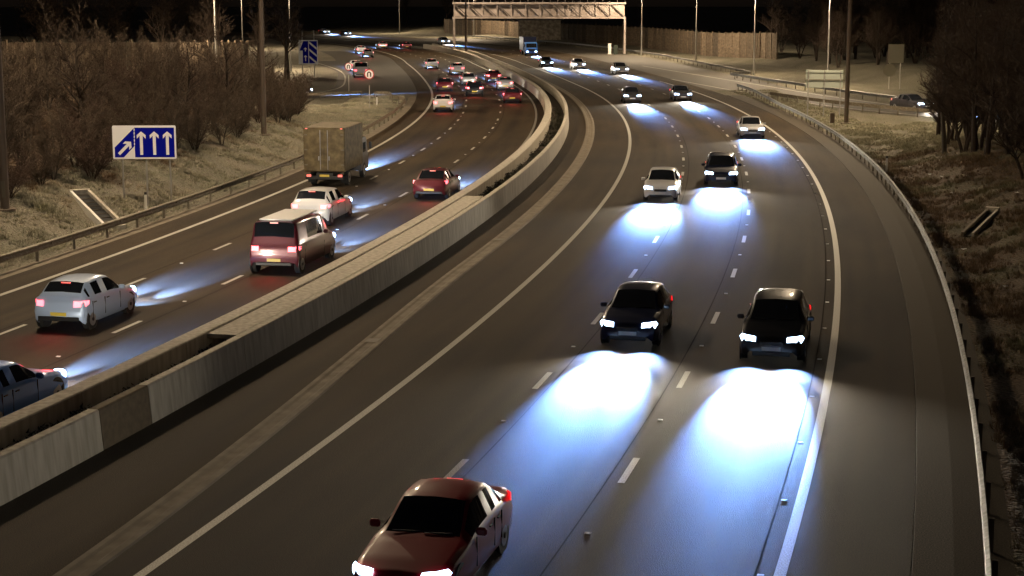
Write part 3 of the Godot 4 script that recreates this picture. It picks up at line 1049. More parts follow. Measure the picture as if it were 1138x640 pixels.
func limb(wood: SurfaceTool, twigs: SurfaceTool, tips: Array, r: RandomNumberGenerator, p: Vector3, dir: Vector3, len: float, rad: float, level: int, droop: float) -> void:
	var segs := 3 if level == 0 else 2
	for k in segs:
		var q := p + dir * len / segs
		var f := float(k) / segs
		if level == 0:
			tube(wood, p, q, maxf(rad * (1.0 - 0.6 * f), 0.008), maxf(rad * (1.0 - 0.6 * (f + 0.33)), 0.006), 4)
		else:
			tube(twigs, p, q, maxf(rad, 0.0085) * (1.0 - 0.5 * f), maxf(rad, 0.0085) * (0.75 - 0.5 * f), 3)
		dir = (dir + Vector3(r.randf_range(-1, 1), r.randf_range(-0.5, 0.7) - droop, r.randf_range(-1, 1)) * 0.28).normalized()
		if level < 2:
			for j in r.randi_range(2, 4):
				var b := r.randf() * TAU
				var nd := (dir + Vector3(cos(b), r.randf_range(-0.2, 0.7), sin(b)) * 0.85).normalized()
				limb(wood, twigs, tips, r, p.lerp(q, r.randf_range(0.3, 1.0)), nd, len * r.randf_range(0.35, 0.6), rad * 0.45, level + 1, droop)
		p = q
	tips.append(p)

func plant(kind: Dictionary, where: Vector3, size: float) -> void:
	var o := thing(kind.name, kind.label, kind.category, where, rng.randf() * TAU, kind.group)
	piece(o, "trunk", kind.wood, kind.bark)
	piece(o, "crown", kind.twigs, kind.twig)
	o.scale = Vector3(size * rng.randf_range(0.9, 1.15), size, size * rng.randf_range(0.9, 1.15))

func kind_of(sd: int, h: float, stems: int, spread: float, leafy: int, droop: float, bark: Material, twig: Material, called: String, label: String, category: String, group: String) -> Dictionary:
	var g := grow(sd, h, stems, spread, leafy, droop)
	return {"wood": g[0], "twigs": g[1], "bark": bark, "twig": twig, "name": called, "label": label, "category": category, "group": group}

func build_trees() -> void:
	var g1 := "bare shrubs on the outbound bank"
	var shrubs := [
		kind_of(1, 4.2, 6, 0.55, 500, 0.0, M.bark, M.twig, "bare_shrub", "dense brown twiggy shrub with dry leaves on the outbound bank", "shrub", g1),
		kind_of(2, 3.6, 7, 0.7, 800, 0.0, M.bark_red, M.twig_red, "bare_shrub", "reddish brown spreading shrub with dry leaves on the outbound bank", "shrub", g1),
		kind_of(3, 5.0, 4, 0.35, 300, 0.0, M.bark_pale, M.twig, "bare_shrub", "tall thin bare shrub with pale stems on the outbound bank", "shrub", g1)]
	var tall := kind_of(12, 7.5, 1, 0.2, 150, 0.0, M.bark, M.twig_dark, "slender_tree", "tall slender bare tree standing above the shrubs of the outbound bank", "tree", "slender trees among the shrubs")
	var g2 := "bare trees at the oncoming side"
	var woods := [
		kind_of(4, 10.0, 1, 0.2, 700, 0.0, M.bark, M.twig_dark, "bare_tree", "dark bare tree with a fine twiggy crown above the leaf strewn bank", "tree", g2),
		kind_of(5, 9.0, 3, 0.3, 900, 0.1, M.bark, M.twig_dark, "bare_tree", "dark bare tree with several stems above the leaf strewn bank", "tree", g2)]
	var g3 := "bare trees beyond the timber fences"
	var far := [
		kind_of(6, 9.0, 1, 0.2, 900, 0.0, M.bark, M.twig_dark, "distant_tree", "bare tree rising dark against the night behind a timber fence", "tree", g3)]
	var birch := kind_of(8, 8.5, 1, 0.15, 200, 0.2, M.bark_pale, M.twig_dark, "pale_tree", "slender pale stemmed tree at the foot of the dark wood", "tree", "pale stemmed trees at the wood's edge")
	# outbound bank
	var placed := []
	var tries := 0
	while placed.size() < 76 and tries < 6000:
		tries += 1
		var d := rng.randf_range(52.0, 160.0)
		var u := 4.4 + rng.randf() * rng.randf() * 10.5 + 0.9 * big.get_noise_2d(d * 6.0, 1.0)
		var x := rx(468.2 - u, d)
		var px := 569.0 + x * FOCAL / d
		if px < -60.0 or px > 338.0:
			continue
		if d > 128.0 and u < 6.0:
			continue
		if Vector2(x + 18.6, d - 76.0).length() < 3.2 or (absf(x + 17.6) < 2.6 and absf(d - 79.0) < 5.0):
			continue
		var ok := true
		for p in placed:
			if Vector2(p.x - x, p.y - d).length() < 1.35:
				ok = false
				break
		if not ok:
			continue
		placed.append(Vector2(x, d))
		var k: Dictionary = shrubs[[0, 1, 2, 2][rng.randi() % 4]]
		var s := rng.randf_range(0.75, 1.25) * (0.62 if u < 5.6 else 0.8)
		plant(k, ground(x, d), s)
	for q in [[60.0, 9.0], [74.0, 8.0], [90.0, 7.5], [97.0, 10.0], [104.0, 6.5], [116.0, 7.0], [122.0, 9.0], [131.0, 8.0], [84.0, 11.0]]:
		plant(tall, ground(rx(468.2 - q[1], q[0]), q[0]), rng.randf_range(0.8, 1.05))
	# the wood on the oncoming side
	placed = []
	tries = 0
	while placed.size() < 62 and tries < 6000:
		tries += 1
		var d := rng.randf_range(56.0, 126.0)
		var r := 509.0 + rng.randf() * rng.randf() * 22.0
		var x := rx(r, d)
		var px := 569.0 + x * FOCAL / d
		if px > 1260.0 or px < 1035.0:
			continue
		var ok := true
		for p in placed:
			if Vector2(p.x - x, p.y - d).length() < 1.5:
				ok = false
				break
		if not ok:
			continue
		placed.append(Vector2(x, d))
		plant(woods[rng.randi() % 2], ground(x, d), rng.randf_range(0.75, 1.15))
	for q in [[26.6, 104.0], [29.0, 97.0], [31.5, 112.0]]:
		plant(birch, ground(q[0], q[1]), rng.randf_range(0.9, 1.2))
	# trees beyond the exit slip
	placed = []
	tries = 0
	while placed.size() < 70 and tries < 6000:
		tries += 1
		var d := rng.randf_range(150.0, 290.0)
		var px := rng.randf_range(775.0, 1200.0)
		var x := (px - 569.0) * d / FOCAL
		var r := radius_at(x, d)
		if r < 527.0 + ease01(210.0, 160.0, d) * 14.0 or r > 566.0 or (d < 200.0 and px < 1010.0):
			continue
		if x > 30.0 and d < 168.0:
			continue
		var ok := true
		for p in placed:
			if Vector2(p.x - x, p.y - d).length() < 2.2:
				ok = false
				break
		if not ok:
			continue
		placed.append(Vector2(x, d))
		plant(woods[rng.randi() % 2], ground(x, d), rng.randf_range(0.85, 1.3))
	# trees behind the fences
	for i in 16:
		var d := rng.randf_range(165.0, 215.0)
		var px := rng.randf_range(0.0, 330.0)
		plant(far[0], ground((px - 569.0) * d / FOCAL, d) + Vector3(0, 0.4, 0), rng.randf_range(0.85, 1.25))
	for i in 12:
		var d := rng.randf_range(440.0, 520.0)
		plant(far[0], at(rng.randf_range(536.0, 560.0), d, 0.8), rng.randf_range(0.9, 1.3))

# ------------------------------------------------------------------ vehicles
# stations from the front (-z) to the rear: z, y bottom, y belt, y top, half widths at sill, waist, belt and top
func car_profile(kind: String) -> Array:
	match kind:
		"saloon":
			return [[-2.20, 0.34, 0.58, 0.60, 0.62, 0.66, 0.62, 0.55], [-2.12, 0.22, 0.66, 0.69, 0.78, 0.80, 0.74, 0.66], [-1.75, 0.18, 0.74, 0.80, 0.86, 0.88, 0.82, 0.72], [-1.20, 0.18, 0.80, 0.88, 0.88, 0.90, 0.85, 0.74], [-0.78, 0.18, 0.86, 0.94, 0.88, 0.90, 0.86, 0.70], [-0.05, 0.18, 0.90, 1.38, 0.88, 0.90, 0.86, 0.60], [0.55, 0.18, 0.92, 1.43, 0.88, 0.90, 0.86, 0.62], [1.10, 0.18, 0.93, 1.38, 0.88, 0.90, 0.85, 0.60], [1.72, 0.20, 0.94, 1.02, 0.87, 0.89, 0.82, 0.66], [2.15, 0.24, 0.92, 0.99, 0.82, 0.84, 0.77, 0.66], [2.26, 0.34, 0.72, 0.76, 0.74, 0.78, 0.72, 0.62]]
		"estate":
			return [[-2.25, 0.36, 0.62, 0.64, 0.64, 0.68, 0.64, 0.57], [-2.16, 0.23, 0.70, 0.74, 0.80, 0.82, 0.76, 0.68], [-1.78, 0.20, 0.80, 0.86, 0.88, 0.90, 0.84, 0.74], [-1.22, 0.20, 0.86, 0.94, 0.90, 0.92, 0.87, 0.76], [-0.85, 0.20, 0.92, 1.00, 0.90, 0.92, 0.88, 0.72], [-0.20, 0.20, 0.96, 1.48, 0.90, 0.92, 0.88, 0.62], [0.55, 0.20, 0.98, 1.54, 0.90, 0.92, 0.88, 0.65], [1.60, 0.20, 1.00, 1.50, 0.90, 0.92, 0.87, 0.64], [2.02, 0.22, 1.00, 1.08, 0.87, 0.89, 0.83, 0.70], [2.14, 0.30, 0.86, 0.90, 0.82, 0.85, 0.80, 0.70], [2.20, 0.38, 0.66, 0.69, 0.78, 0.80, 0.76, 0.66]]
		"van":
			return [[-2.45, 0.38, 0.70, 0.72, 0.72, 0.76, 0.72, 0.64], [-2.36, 0.25, 0.82, 0.86, 0.88, 0.90, 0.84, 0.74], [-1.95, 0.22, 0.98, 1.06, 0.94, 0.96, 0.90, 0.80], [-1.60, 0.22, 1.05, 1.14, 0.95, 0.97, 0.93, 0.78], [-0.95, 0.22, 1.10, 1.86, 0.95, 0.97, 0.93, 0.74], [0.20, 0.22, 1.12, 1.95, 0.95, 0.97, 0.93, 0.80], [1.60, 0.22, 1.12, 1.95, 0.95, 0.97, 0.93, 0.80], [2.30, 0.24, 1.12, 1.90, 0.95, 0.96, 0.92, 0.78], [2.42, 0.26, 1.10, 1.20, 0.94, 0.95, 0.90, 0.80], [2.48, 0.36, 0.90, 0.94, 0.90, 0.92, 0.88, 0.78], [2.50, 0.42, 0.68, 0.71, 0.86, 0.88, 0.84, 0.74]]
	# hatchback
	return [[-1.98, 0.36, 0.60, 0.62, 0.60, 0.64, 0.60, 0.53], [-1.90, 0.22, 0.68, 0.72, 0.76, 0.78, 0.72, 0.64], [-1.55, 0.18, 0.78, 0.85, 0.83, 0.85, 0.80, 0.70], [-1.12, 0.18, 0.85, 0.93, 0.85, 0.87, 0.83, 0.72], [-0.80, 0.18, 0.90, 0.98, 0.85, 0.87, 0.84, 0.69], [-0.15, 0.18, 0.93, 1.42, 0.85, 0.87, 0.84, 0.58], [0.45, 0.18, 0.95, 1.47, 0.85, 0.87, 0.84, 0.61], [1.35, 0.18, 0.97, 1.42, 0.85, 0.87, 0.83, 0.60], [1.80, 0.20, 0.98, 1.06, 0.83, 0.85, 0.80, 0.66], [1.93, 0.28, 0.82, 0.86, 0.79, 0.82, 0.77, 0.66], [1.99, 0.36, 0.62, 0.65, 0.74, 0.76, 0.72, 0.62]]

func ring_of(s: Array) -> Array:     # half outline from the sill to the roof's middle
	var z: float = s[0]
	var cab: float = s[3] - s[2]
	return [Vector3(s[4] - 0.06, s[1], z), Vector3(s[4], s[1] + 0.05, z), Vector3(s[5], lerpf(s[1], s[2], 0.55), z), Vector3(lerpf(s[5], s[6], 0.6), lerpf(s[1], s[2], 0.86), z), Vector3(s[6], s[2], z),
		Vector3(lerpf(s[6], s[7], 0.12), s[2] + cab * 0.10, z), Vector3(lerpf(s[6], s[7], 0.86), s[2] + cab * 0.84, z), Vector3(s[7] - 0.03, s[3] - cab * 0.05, z), Vector3(s[7] * 0.6, s[3], z), Vector3(0, s[3] + 0.015, z)]

func mirror(v: Vector3, on: bool) -> Vector3:
	return Vector3(-v.x, v.y, v.z) if on else v

func car_meshes(kind: String) -> Dictionary:
	if meshes.has("car_" + kind):
		return meshes["car_" + kind]
	var prof := car_profile(kind)
	# refine along the length with a smooth curve
	var rings := []
	var zone := []
	for i in prof.size() - 1:
		var steps := 4
		for k in steps:
			var f := float(k) / steps
			var s := []
			for c in 8:
				var p0: float = prof[maxi(i - 1, 0)][c]
				var p1: float = prof[i][c]
				var p2: float = prof[i + 1][c]
				var p3: float = prof[mini(i + 2, prof.size() - 1)][c]
				var smooth_v := 0.5 * (2.0 * p1 + (p2 - p0) * f + (2.0 * p0 - 5.0 * p1 + 4.0 * p2 - p3) * f * f + (3.0 * p1 - p0 - 3.0 * p2 + p3) * f * f * f)
				s.append(lerpf(lerpf(p1, p2, f), smooth_v, 0.45 if c != 0 else 0.0))
			rings.append(ring_of(s))
			zone.append(i + f)
	rings.append(ring_of(prof[prof.size() - 1]))
	zone.append(float(prof.size() - 1))
	var body := ST()
	body.set_smooth_group(0)
	var screen := ST()
	var rear := ST()
	var sides := [{}, {}]
	var last := prof.size() - 1
	var rear_from := last - 3.0
	var n: int = rings[0].size()
	for j in rings.size() - 1:
		var zc: float = (zone[j] + zone[j + 1]) * 0.5
		for k in n - 1:
			for side in 2:
				var a := mirror(rings[j][k], side == 1)
				var b := mirror(rings[j][k + 1], side == 1)
				var c := mirror(rings[j + 1][k + 1], side == 1)
				var d := mirror(rings[j + 1][k], side == 1)
				var st := body
				var front: bool = zc > 4.0 and zc < 5.0
				var back: bool = zc > rear_from and zc < rear_from + 1.0
				var cabin: bool = zc > 5.0 and zc < rear_from
				if front and k >= 7 and zc > 4.12 and zc < 4.9:
					st = screen
				elif back and k >= 7 and zc < rear_from + (0.7 if kind != "saloon" else 0.9):
					st = rear
				elif k == 5 and (cabin or (front and zc > 4.25) or (back and zc < rear_from + 0.6)):
					var pillar: bool = absf(zc - 6.0) < 0.13 or (kind == "van" and zc > 6.2) or absf(zc - rear_from) < 0.13
					if not pillar:
						var pane := int(zc > 6.0) + int(zc > rear_from)
						if not sides[side].has(pane):
							sides[side][pane] = ST()
						st = sides[side][pane]
				if side == 0:
					quad(st, a, b, c, d)
				else:
					quad(st, a, d, c, b)
	# close the nose and the tail
	for e in [0, rings.size() - 1]:
		for k in n - 1:
			var a: Vector3 = rings[e][k]
			var b: Vector3 = rings[e][k + 1]
			if e == 0:
				quad(body, a, mirror(a, true), mirror(b, true), b)
			else:
				quad(body, a, b, mirror(b, true), mirror(a, true))
	var f: Array = prof[0]
	var r: Array = prof[last]
	var out := {"body": done(body), "screen": done(screen), "rear": done(rear), "panes": [], "front": prof[1], "tail": prof[last - 2], "nose": f[0], "end": r[0], "len": r[0] - f[0]}
	for side in 2:
		for pane in sides[side]:
			out.panes.append(done(sides[side][pane]))
	out["lf"] = prof[2][0] + 0.32
	out["lr"] = prof[last - 2][0] - 0.36
	# lamp units that wrap round the corners
	for s in 2:
		var sg := -1.0 if s else 1.0
		var st := ST()
		var w: float = prof[1][5]
		var z0: float = prof[0][0]
		var z1: float = prof[1][0]
		var z2: float = prof[2][0]
		var y: float = prof[1][2] - 0.03
		var hh := 0.12
		var pts := [Vector3(w * 0.52, y, z0 + 0.01), Vector3(w * 0.82, y + 0.01, z0 + 0.035), Vector3(w * 0.985, y + 0.03, z1 + 0.07), Vector3(w * 1.03, y + 0.055, lerpf(z1, z2, 0.55))]
		var hc := Curve3D.new()
		for k in 4:
			var tan_v: Vector3 = (pts[mini(k + 1, 3)] - pts[maxi(k - 1, 0)]) / 6.0
			hc.add_point(pts[k], -tan_v, tan_v)
		var grid := []
		for k in 13:
			var f2 := k / 12.0
			var c: Vector3 = hc.sample_baked(hc.get_baked_length() * f2)
			var lean: float = hh * sqrt(maxf(0.02, 1.0 - pow(absf(f2 * 2.0 - 0.85) / 1.16, 3.0)))
			var col := []
			for v in 7:
				var e := v / 6.0 * 2.0 - 1.0
				var out_by := 0.045 * (1.0 - e * e)
				col.append(Vector3(sg * (c.x + out_by * f2), c.y + e * lean, c.z - out_by * (1.0 - f2 * 0.6) + 0.05 * (e + 1.0) * 0.5 + 0.012))
			grid.append(col)
		st.set_smooth_group(0)
		for k in 12:
			for v in 6:
				if s == 0:
					quad(st, grid[k][v], grid[k + 1][v], grid[k + 1][v + 1], grid[k][v + 1])
				else:
					quad(st, grid[k][v], grid[k][v + 1], grid[k + 1][v + 1], grid[k + 1][v])
		out["head%d" % s] = done(st)
		st = ST()
		var t: Array = prof[last - 2]
		var t2: Array = prof[last - 1]
		var ty: float = lerpf(t[2], t2[2], 0.5) - 0.06
		var tz: float = lerpf(t[0], t2[0], 0.7) + 0.015
		var tw: float = lerpf(t[5], t2[5], 0.6)
		var q := [Vector3(tw * 0.60, ty, tz + 0.07), Vector3(tw * 0.88, ty, tz + 0.045), Vector3(tw * 1.0, ty + 0.01, tz - 0.08), Vector3(tw * 1.04, ty + 0.03, tz - 0.26)]
		for k in 3:
			var a: Vector3 = q[k]
			var b: Vector3 = q[k + 1]
			var ha := 0.095 if k < 2 else 0.085
			var hb := 0.085 if k < 2 else 0.05
			quad(st, Vector3(sg * a.x, a.y - ha, a.z), Vector3(sg * b.x, b.y - hb, b.z), Vector3(sg * b.x, b.y + hb, b.z - 0.03), Vector3(sg * a.x, a.y + ha, a.z - 0.03))
		out["tail%d" % s] = done(st)
	meshes["car_" + kind] = out
	return out

func wheel(o: Node3D, x: float, z: float, r: float) -> void:
	var sg := signf(x)
	var w := Node3D.new()
	w.name = "wheel"
	o.add_child(w, true)
	w.position = Vector3(x, r, z)
	var lie := Basis(Vector3(0, 0, 1), PI / 2)
	piece(w, "tyre", cyl_mesh(r, r, 0.21, 22), M.tyre, Transform3D(lie, Vector3.ZERO))
	piece(w, "rim", cyl_mesh(r * 0.66, r * 0.62, 0.02, 18), M.rim, Transform3D(lie, Vector3(sg * 0.106, 0, 0)))
	piece(w, "hub_cap", cyl_mesh(r * 0.2, r * 0.16, 0.03, 10), M.trim, Transform3D(lie, Vector3(sg * 0.118, 0, 0)))

func beam(o: Node3D, where: Vector3, e: float, down: float, angle := 13.0, blend := 1.0, tint := Color(0.47, 0.66, 1.0)) -> void:
	var l := SpotLight3D.new()
	l.name = "beam"
	l.position = where
	l.rotation.x = -deg_to_rad(down)
	l.spot_angle = angle
	l.spot_angle_attenuation = blend
	l.spot_range = 90.0
	l.spot_attenuation = 2.0
	l.light_energy = e
	l.light_color = tint
	l.light_size = 0.06
	l.shadow_enabled = true
	o.add_child(l, true)

func car(kind: String, m: Material, r: float, d: float, oncoming: bool, label: String, group: String, power := 1.0, opts := {}) -> Node3D:
	var where := at(r, d)
	var turn := yaw_of(along(r, d)) + (PI if oncoming else 0.0)
	if opts.has("at"):
		where = opts.at
		turn = opts.turn
	var g := car_meshes(kind)
	# d names the end that faces the camera
	var shift_by: float = -g.nose if oncoming else -g.end
	var face := Basis(Vector3.UP, turn)
	if not opts.has("at"):
		where += face * Vector3(0, 0, shift_by) * 1.0
	var o := thing({"hatch": "hatchback_car", "saloon": "saloon_car", "estate": "estate_car", "van": "passenger_van"}[kind], label, "van" if kind == "van" else "car", where, turn, group)
	piece(o, "body", g.body, m)
	piece(o, "windscreen", g.screen, M.car_glass)
	piece(o, "rear_window", g.rear, M.car_glass)
	for pane in g.panes:
		piece(o, "side_window", pane, M.car_glass)
	var fr: Array = g.front
	var wx: float = fr[5] - 0.02
	var wr := 0.31 if kind != "van" else 0.34
	var half: float = car_profile(kind)[4][5]
	for z in [g.lf, g.lr]:
		for s in [-1.0, 1.0]:
			piece(o, "wheel_arch", cyl_mesh(wr + 0.06, wr + 0.06, 0.05, 22), M.trim, Transform3D(Basis(Vector3(0, 0, 1), PI / 2), Vector3(s * (half - 0.045), wr + 0.02, z)))
			wheel(o, s * (half - 0.125), z, wr)
	for s in 2:
		var sg := -1.0 if s else 1.0
		piece(o, "headlight", g["head%d" % s], M.headlamp)
		piece(o, "tail_light", g["tail%d" % s], M.tail_lamp if not oncoming else M.tail_lamp_dim)
		piece(o, "wing_mirror", rounded_box(Vector3(0.2, 0.14, 0.10), 0.035), m, Transform3D(Basis.IDENTITY, Vector3(sg * (half + 0.07), car_profile(kind)[4][2] + 0.10, car_profile(kind)[4][0] + 0.32)))
	var nz: float = g.nose
	piece(o, "grille", rounded_box(Vector3(0.62, 0.11, 0.05), 0.015), M.trim, Transform3D(Basis.IDENTITY, Vector3(0, fr[2] - 0.10, nz - 0.005)))
	piece(o, "air_intake", rounded_box(Vector3(1.05, 0.12, 0.08), 0.02), M.trim, Transform3D(Basis.IDENTITY, Vector3(0, 0.30, nz + 0.035)))
	piece(o, "front_number_plate", box_mesh(Vector3(0.52, 0.11, 0.012)), M.plate_white, Transform3D(Basis.IDENTITY, Vector3(0, 0.445, nz - 0.012)))
	piece(o, "rear_number_plate", box_mesh(Vector3(0.52, 0.11, 0.012)), M.plate_yellow, Transform3D(Basis.IDENTITY, Vector3(0, 0.52, g.end + 0.012)))
	piece(o, "rear_bumper", rounded_box(Vector3(1.35, 0.13, 0.06), 0.02), M.trim, Transform3D(Basis.IDENTITY, Vector3(0, 0.38, g.end + 0.01)))
	piece(o, "high_brake_light", box_mesh(Vector3(0.3, 0.03, 0.03)), M.tail_lamp_dim, Transform3D(Basis.IDENTITY, Vector3(0, car_profile(kind)[7][3] - 0.02, car_profile(kind)[7][0] + 0.07)))
	var cp := car_profile(kind)
	for s in [-1.0, 1.0]:
		for z in [cp[4][0] + 0.30, cp[6][0] + 0.12, cp[7][0] + 0.05]:
			piece(o, "door_seam", box_mesh(Vector3(0.02, 0.52, 0.014)), M.trim, Transform3D(Basis.IDENTITY, Vector3(s * (cp[5][5] - 0.009), 0.60, z)))
		for z in [cp[6][0] - 0.10, cp[7][0] - 0.12]:
			piece(o, "door_handle", rounded_box(Vector3(0.03, 0.03, 0.17), 0.008), M.trim, Transform3D(Basis.IDENTITY, Vector3(s * (cp[5][5] - 0.012), lerpf(cp[5][1], cp[5][2], 0.84), z)))
	for x in [-0.28, 0.30]:
		piece(o, "wiper", box_mesh(Vector3(0.5, 0.015, 0.02)), M.trim, Transform3D(Basis(Vector3.UP, 0.12), Vector3(x, cp[4][3] + 0.03, cp[4][0] + 0.02)))
	if kind == "van" and opts.has("roof"):
		piece(o, "roof_panel", rounded_box(Vector3(1.30, 0.05, 3.0), 0.02), opts.roof, Transform3D(Basis.IDENTITY, Vector3(0, 1.965, 0.65)))
	if not oncoming:
		var tl := SpotLight3D.new()
		tl.name = "tail_glow"
		tl.position = Vector3(0, 0.8, g.end + 0.12)
		tl.rotation = Vector3(deg_to_rad(-14.0), PI, 0)
		tl.spot_angle = 66.0
		tl.spot_angle_attenuation = 1.0
		tl.spot_range = 30.0
		tl.spot_attenuation = 2.0
		tl.light_energy = 2.6
		tl.light_color = Color(1.0, 0.16, 0.2)
		tl.light_size = 0.3
		tl.shadow_enabled = true
		o.add_child(tl, true)
	if power > 0.0:
		var hy: float = fr[2] - 0.03
		if d < 150.0:
			for s in [-1.0, 1.0]:
				beam(o, Vector3(s * 0.56, hy, nz - 0.09), 2000.0 * power, 10.6, 10.0)
				beam(o, Vector3(s * 0.56, hy, nz - 0.09), 75.0 * power, 33.0, 31.0)
		else:
			beam(o, Vector3(0, hy, nz - 0.08), 14000.0 * power, 12.0, 11.6)
		beam(o, Vector3(0, hy, nz - 0.10), 62.0 * power, -8.0, 58.0, 1.0, Color(1.0, 0.95, 0.86))      # the wide spread of the dipped lamps
	return o

func lorry(body_m: Material, cab_m: Material, where: Vector3, turn: float, label: String, group: String, oncoming: bool) -> void:
	var o := thing("box_lorry", label, "lorry", where, turn, group)    # local -z is its front, origin at the middle
	var L := 6.4
	piece(o, "cargo_box", rounded_box(Vector3(2.25, 2.35, L * 0.70), 0.04), body_m, Transform3D(Basis.IDENTITY, Vector3(0, 2.0, L * 0.15)))
	piece(o, "chassis", box_mesh(Vector3(0.9, 0.22, L)), M.trim, Transform3D(Basis.IDENTITY, Vector3(0, 0.66, 0)))
	for s in [-1.0, 1.0]:
		var dr := piece(o, "rear_door", box_mesh(Vector3(1.06, 2.2, 0.03)), body_m, Transform3D(Basis.IDENTITY, Vector3(s * 0.55, 2.0, L * 0.5 + 0.02)))
		for y in [-0.8, 0.0, 0.8]:
			piece(dr, "hinge", box_mesh(Vector3(0.16, 0.06, 0.02)), M.post_steel, Transform3D(Basis.IDENTITY, Vector3(s * 0.44, y, 0.028)))
		piece(dr, "latch_handle", box_mesh(Vector3(0.05, 0.22, 0.03)), M.rim, Transform3D(Basis.IDENTITY, Vector3(-s * 0.27, -0.45, 0.05)))
		piece(o, "mud_flap", box_mesh(Vector3(0.42, 0.4, 0.02)), M.tyre, Transform3D(Basis.IDENTITY, Vector3(s * 0.9, 0.36, L * 0.28 + 0.55)))
		piece(o, "top_marker_light", rounded_box(Vector3(0.12, 0.05, 0.03), 0.01), M.tail_lamp_dim, Transform3D(Basis.IDENTITY, Vector3(s * 0.95, 3.12, L * 0.5 + 0.02)))
		piece(dr, "locking_bar", cyl_mesh(0.018, 0.018, 2.1, 6), M.rim, Transform3D(Basis.IDENTITY, Vector3(-s * 0.35, 0, 0.035)))
		piece(o, "tail_light", rounded_box(Vector3(0.24, 0.12, 0.05), 0.015), M.tail_lamp_dim, Transform3D(Basis.IDENTITY, Vector3(s * 0.85, 0.62, L * 0.5 + 0.03)))
		piece(o, "headlight", rounded_box(Vector3(0.34, 0.2, 0.05), 0.02), M.headlamp, Transform3D(Basis.IDENTITY, Vector3(s * 0.74, 0.72, -L * 0.5 - 0.03)))
		piece(o, "wing_mirror", rounded_box(Vector3(0.14, 0.4, 0.12), 0.03), M.trim, Transform3D(Basis.IDENTITY, Vector3(s * 1.2, 1.75, -L * 0.5 + 0.25)))
		wheel(o, s * 0.92, -L * 0.33, 0.42)
		wheel(o, s * 0.92, L * 0.28, 0.42)
	piece(o, "bumper", rounded_box(Vector3(2.1, 0.2, 0.12), 0.03), M.trim, Transform3D(Basis.IDENTITY, Vector3(0, 0.5, L * 0.5 - 0.04)))
	piece(o, "rear_number_plate", box_mesh(Vector3(0.52, 0.11, 0.012)), M.plate_yellow, Transform3D(Basis.IDENTITY, Vector3(0, 0.62, L * 0.5 + 0.04)))
	# cab
	var st := ST()
	var sec := [Vector2(-L * 0.5, 0.45), Vector2(-L * 0.5, 1.25), Vector2(-L * 0.5 + 0.12, 1.35), Vector2(-L * 0.5 + 0.48, 2.15), Vector2(-L * 0.5 + 0.7, 2.25), Vector2(-L * 0.2 - 0.06, 2.28), Vector2(-L * 0.2 - 0.06, 0.45)]
	for k in sec.size():
		var a: Vector2 = sec[k]
		var b: Vector2 = sec[(k + 1) % sec.size()]
		quad(st, Vector3(-1.02, a.y, a.x), Vector3(1.02, a.y, a.x), Vector3(1.02, b.y, b.x), Vector3(-1.02, b.y, b.x))
	for s in [-1.02, 1.02]:
		for k in range(1, sec.size() - 1):
			tri(st, Vector3(s, sec[0].y, sec[0].x), Vector3(s, sec[k].y, sec[k].x), Vector3(s, sec[k + 1].y, sec[k + 1].x))
	piece(o, "cab", done(st), cab_m)
	st = ST()
	quad(st, Vector3(-0.92, 1.40, -L * 0.5 + 0.125), Vector3(0.92, 1.40, -L * 0.5 + 0.125), Vector3(0.88, 2.10, -L * 0.5 + 0.44), Vector3(-0.88, 2.10, -L * 0.5 + 0.44))
	piece(o, "windscreen", done(st), M.car_glass)
	for s in [-1.0, 1.0]:
		piece(o, "side_window", box_mesh(Vector3(0.01, 0.55, 0.7)), M.car_glass, Transform3D(Basis.IDENTITY, Vector3(s * 1.024, 1.7, -L * 0.34)))
	piece(o, "grille", rounded_box(Vector3(1.2, 0.35, 0.04), 0.02), M.trim, Transform3D(Basis.IDENTITY, Vector3(0, 1.0, -L * 0.5 - 0.01)))
	beam(o, Vector3(0, 0.75, -L * 0.5 - 0.12), 14000.0, 10.0, 9.6)

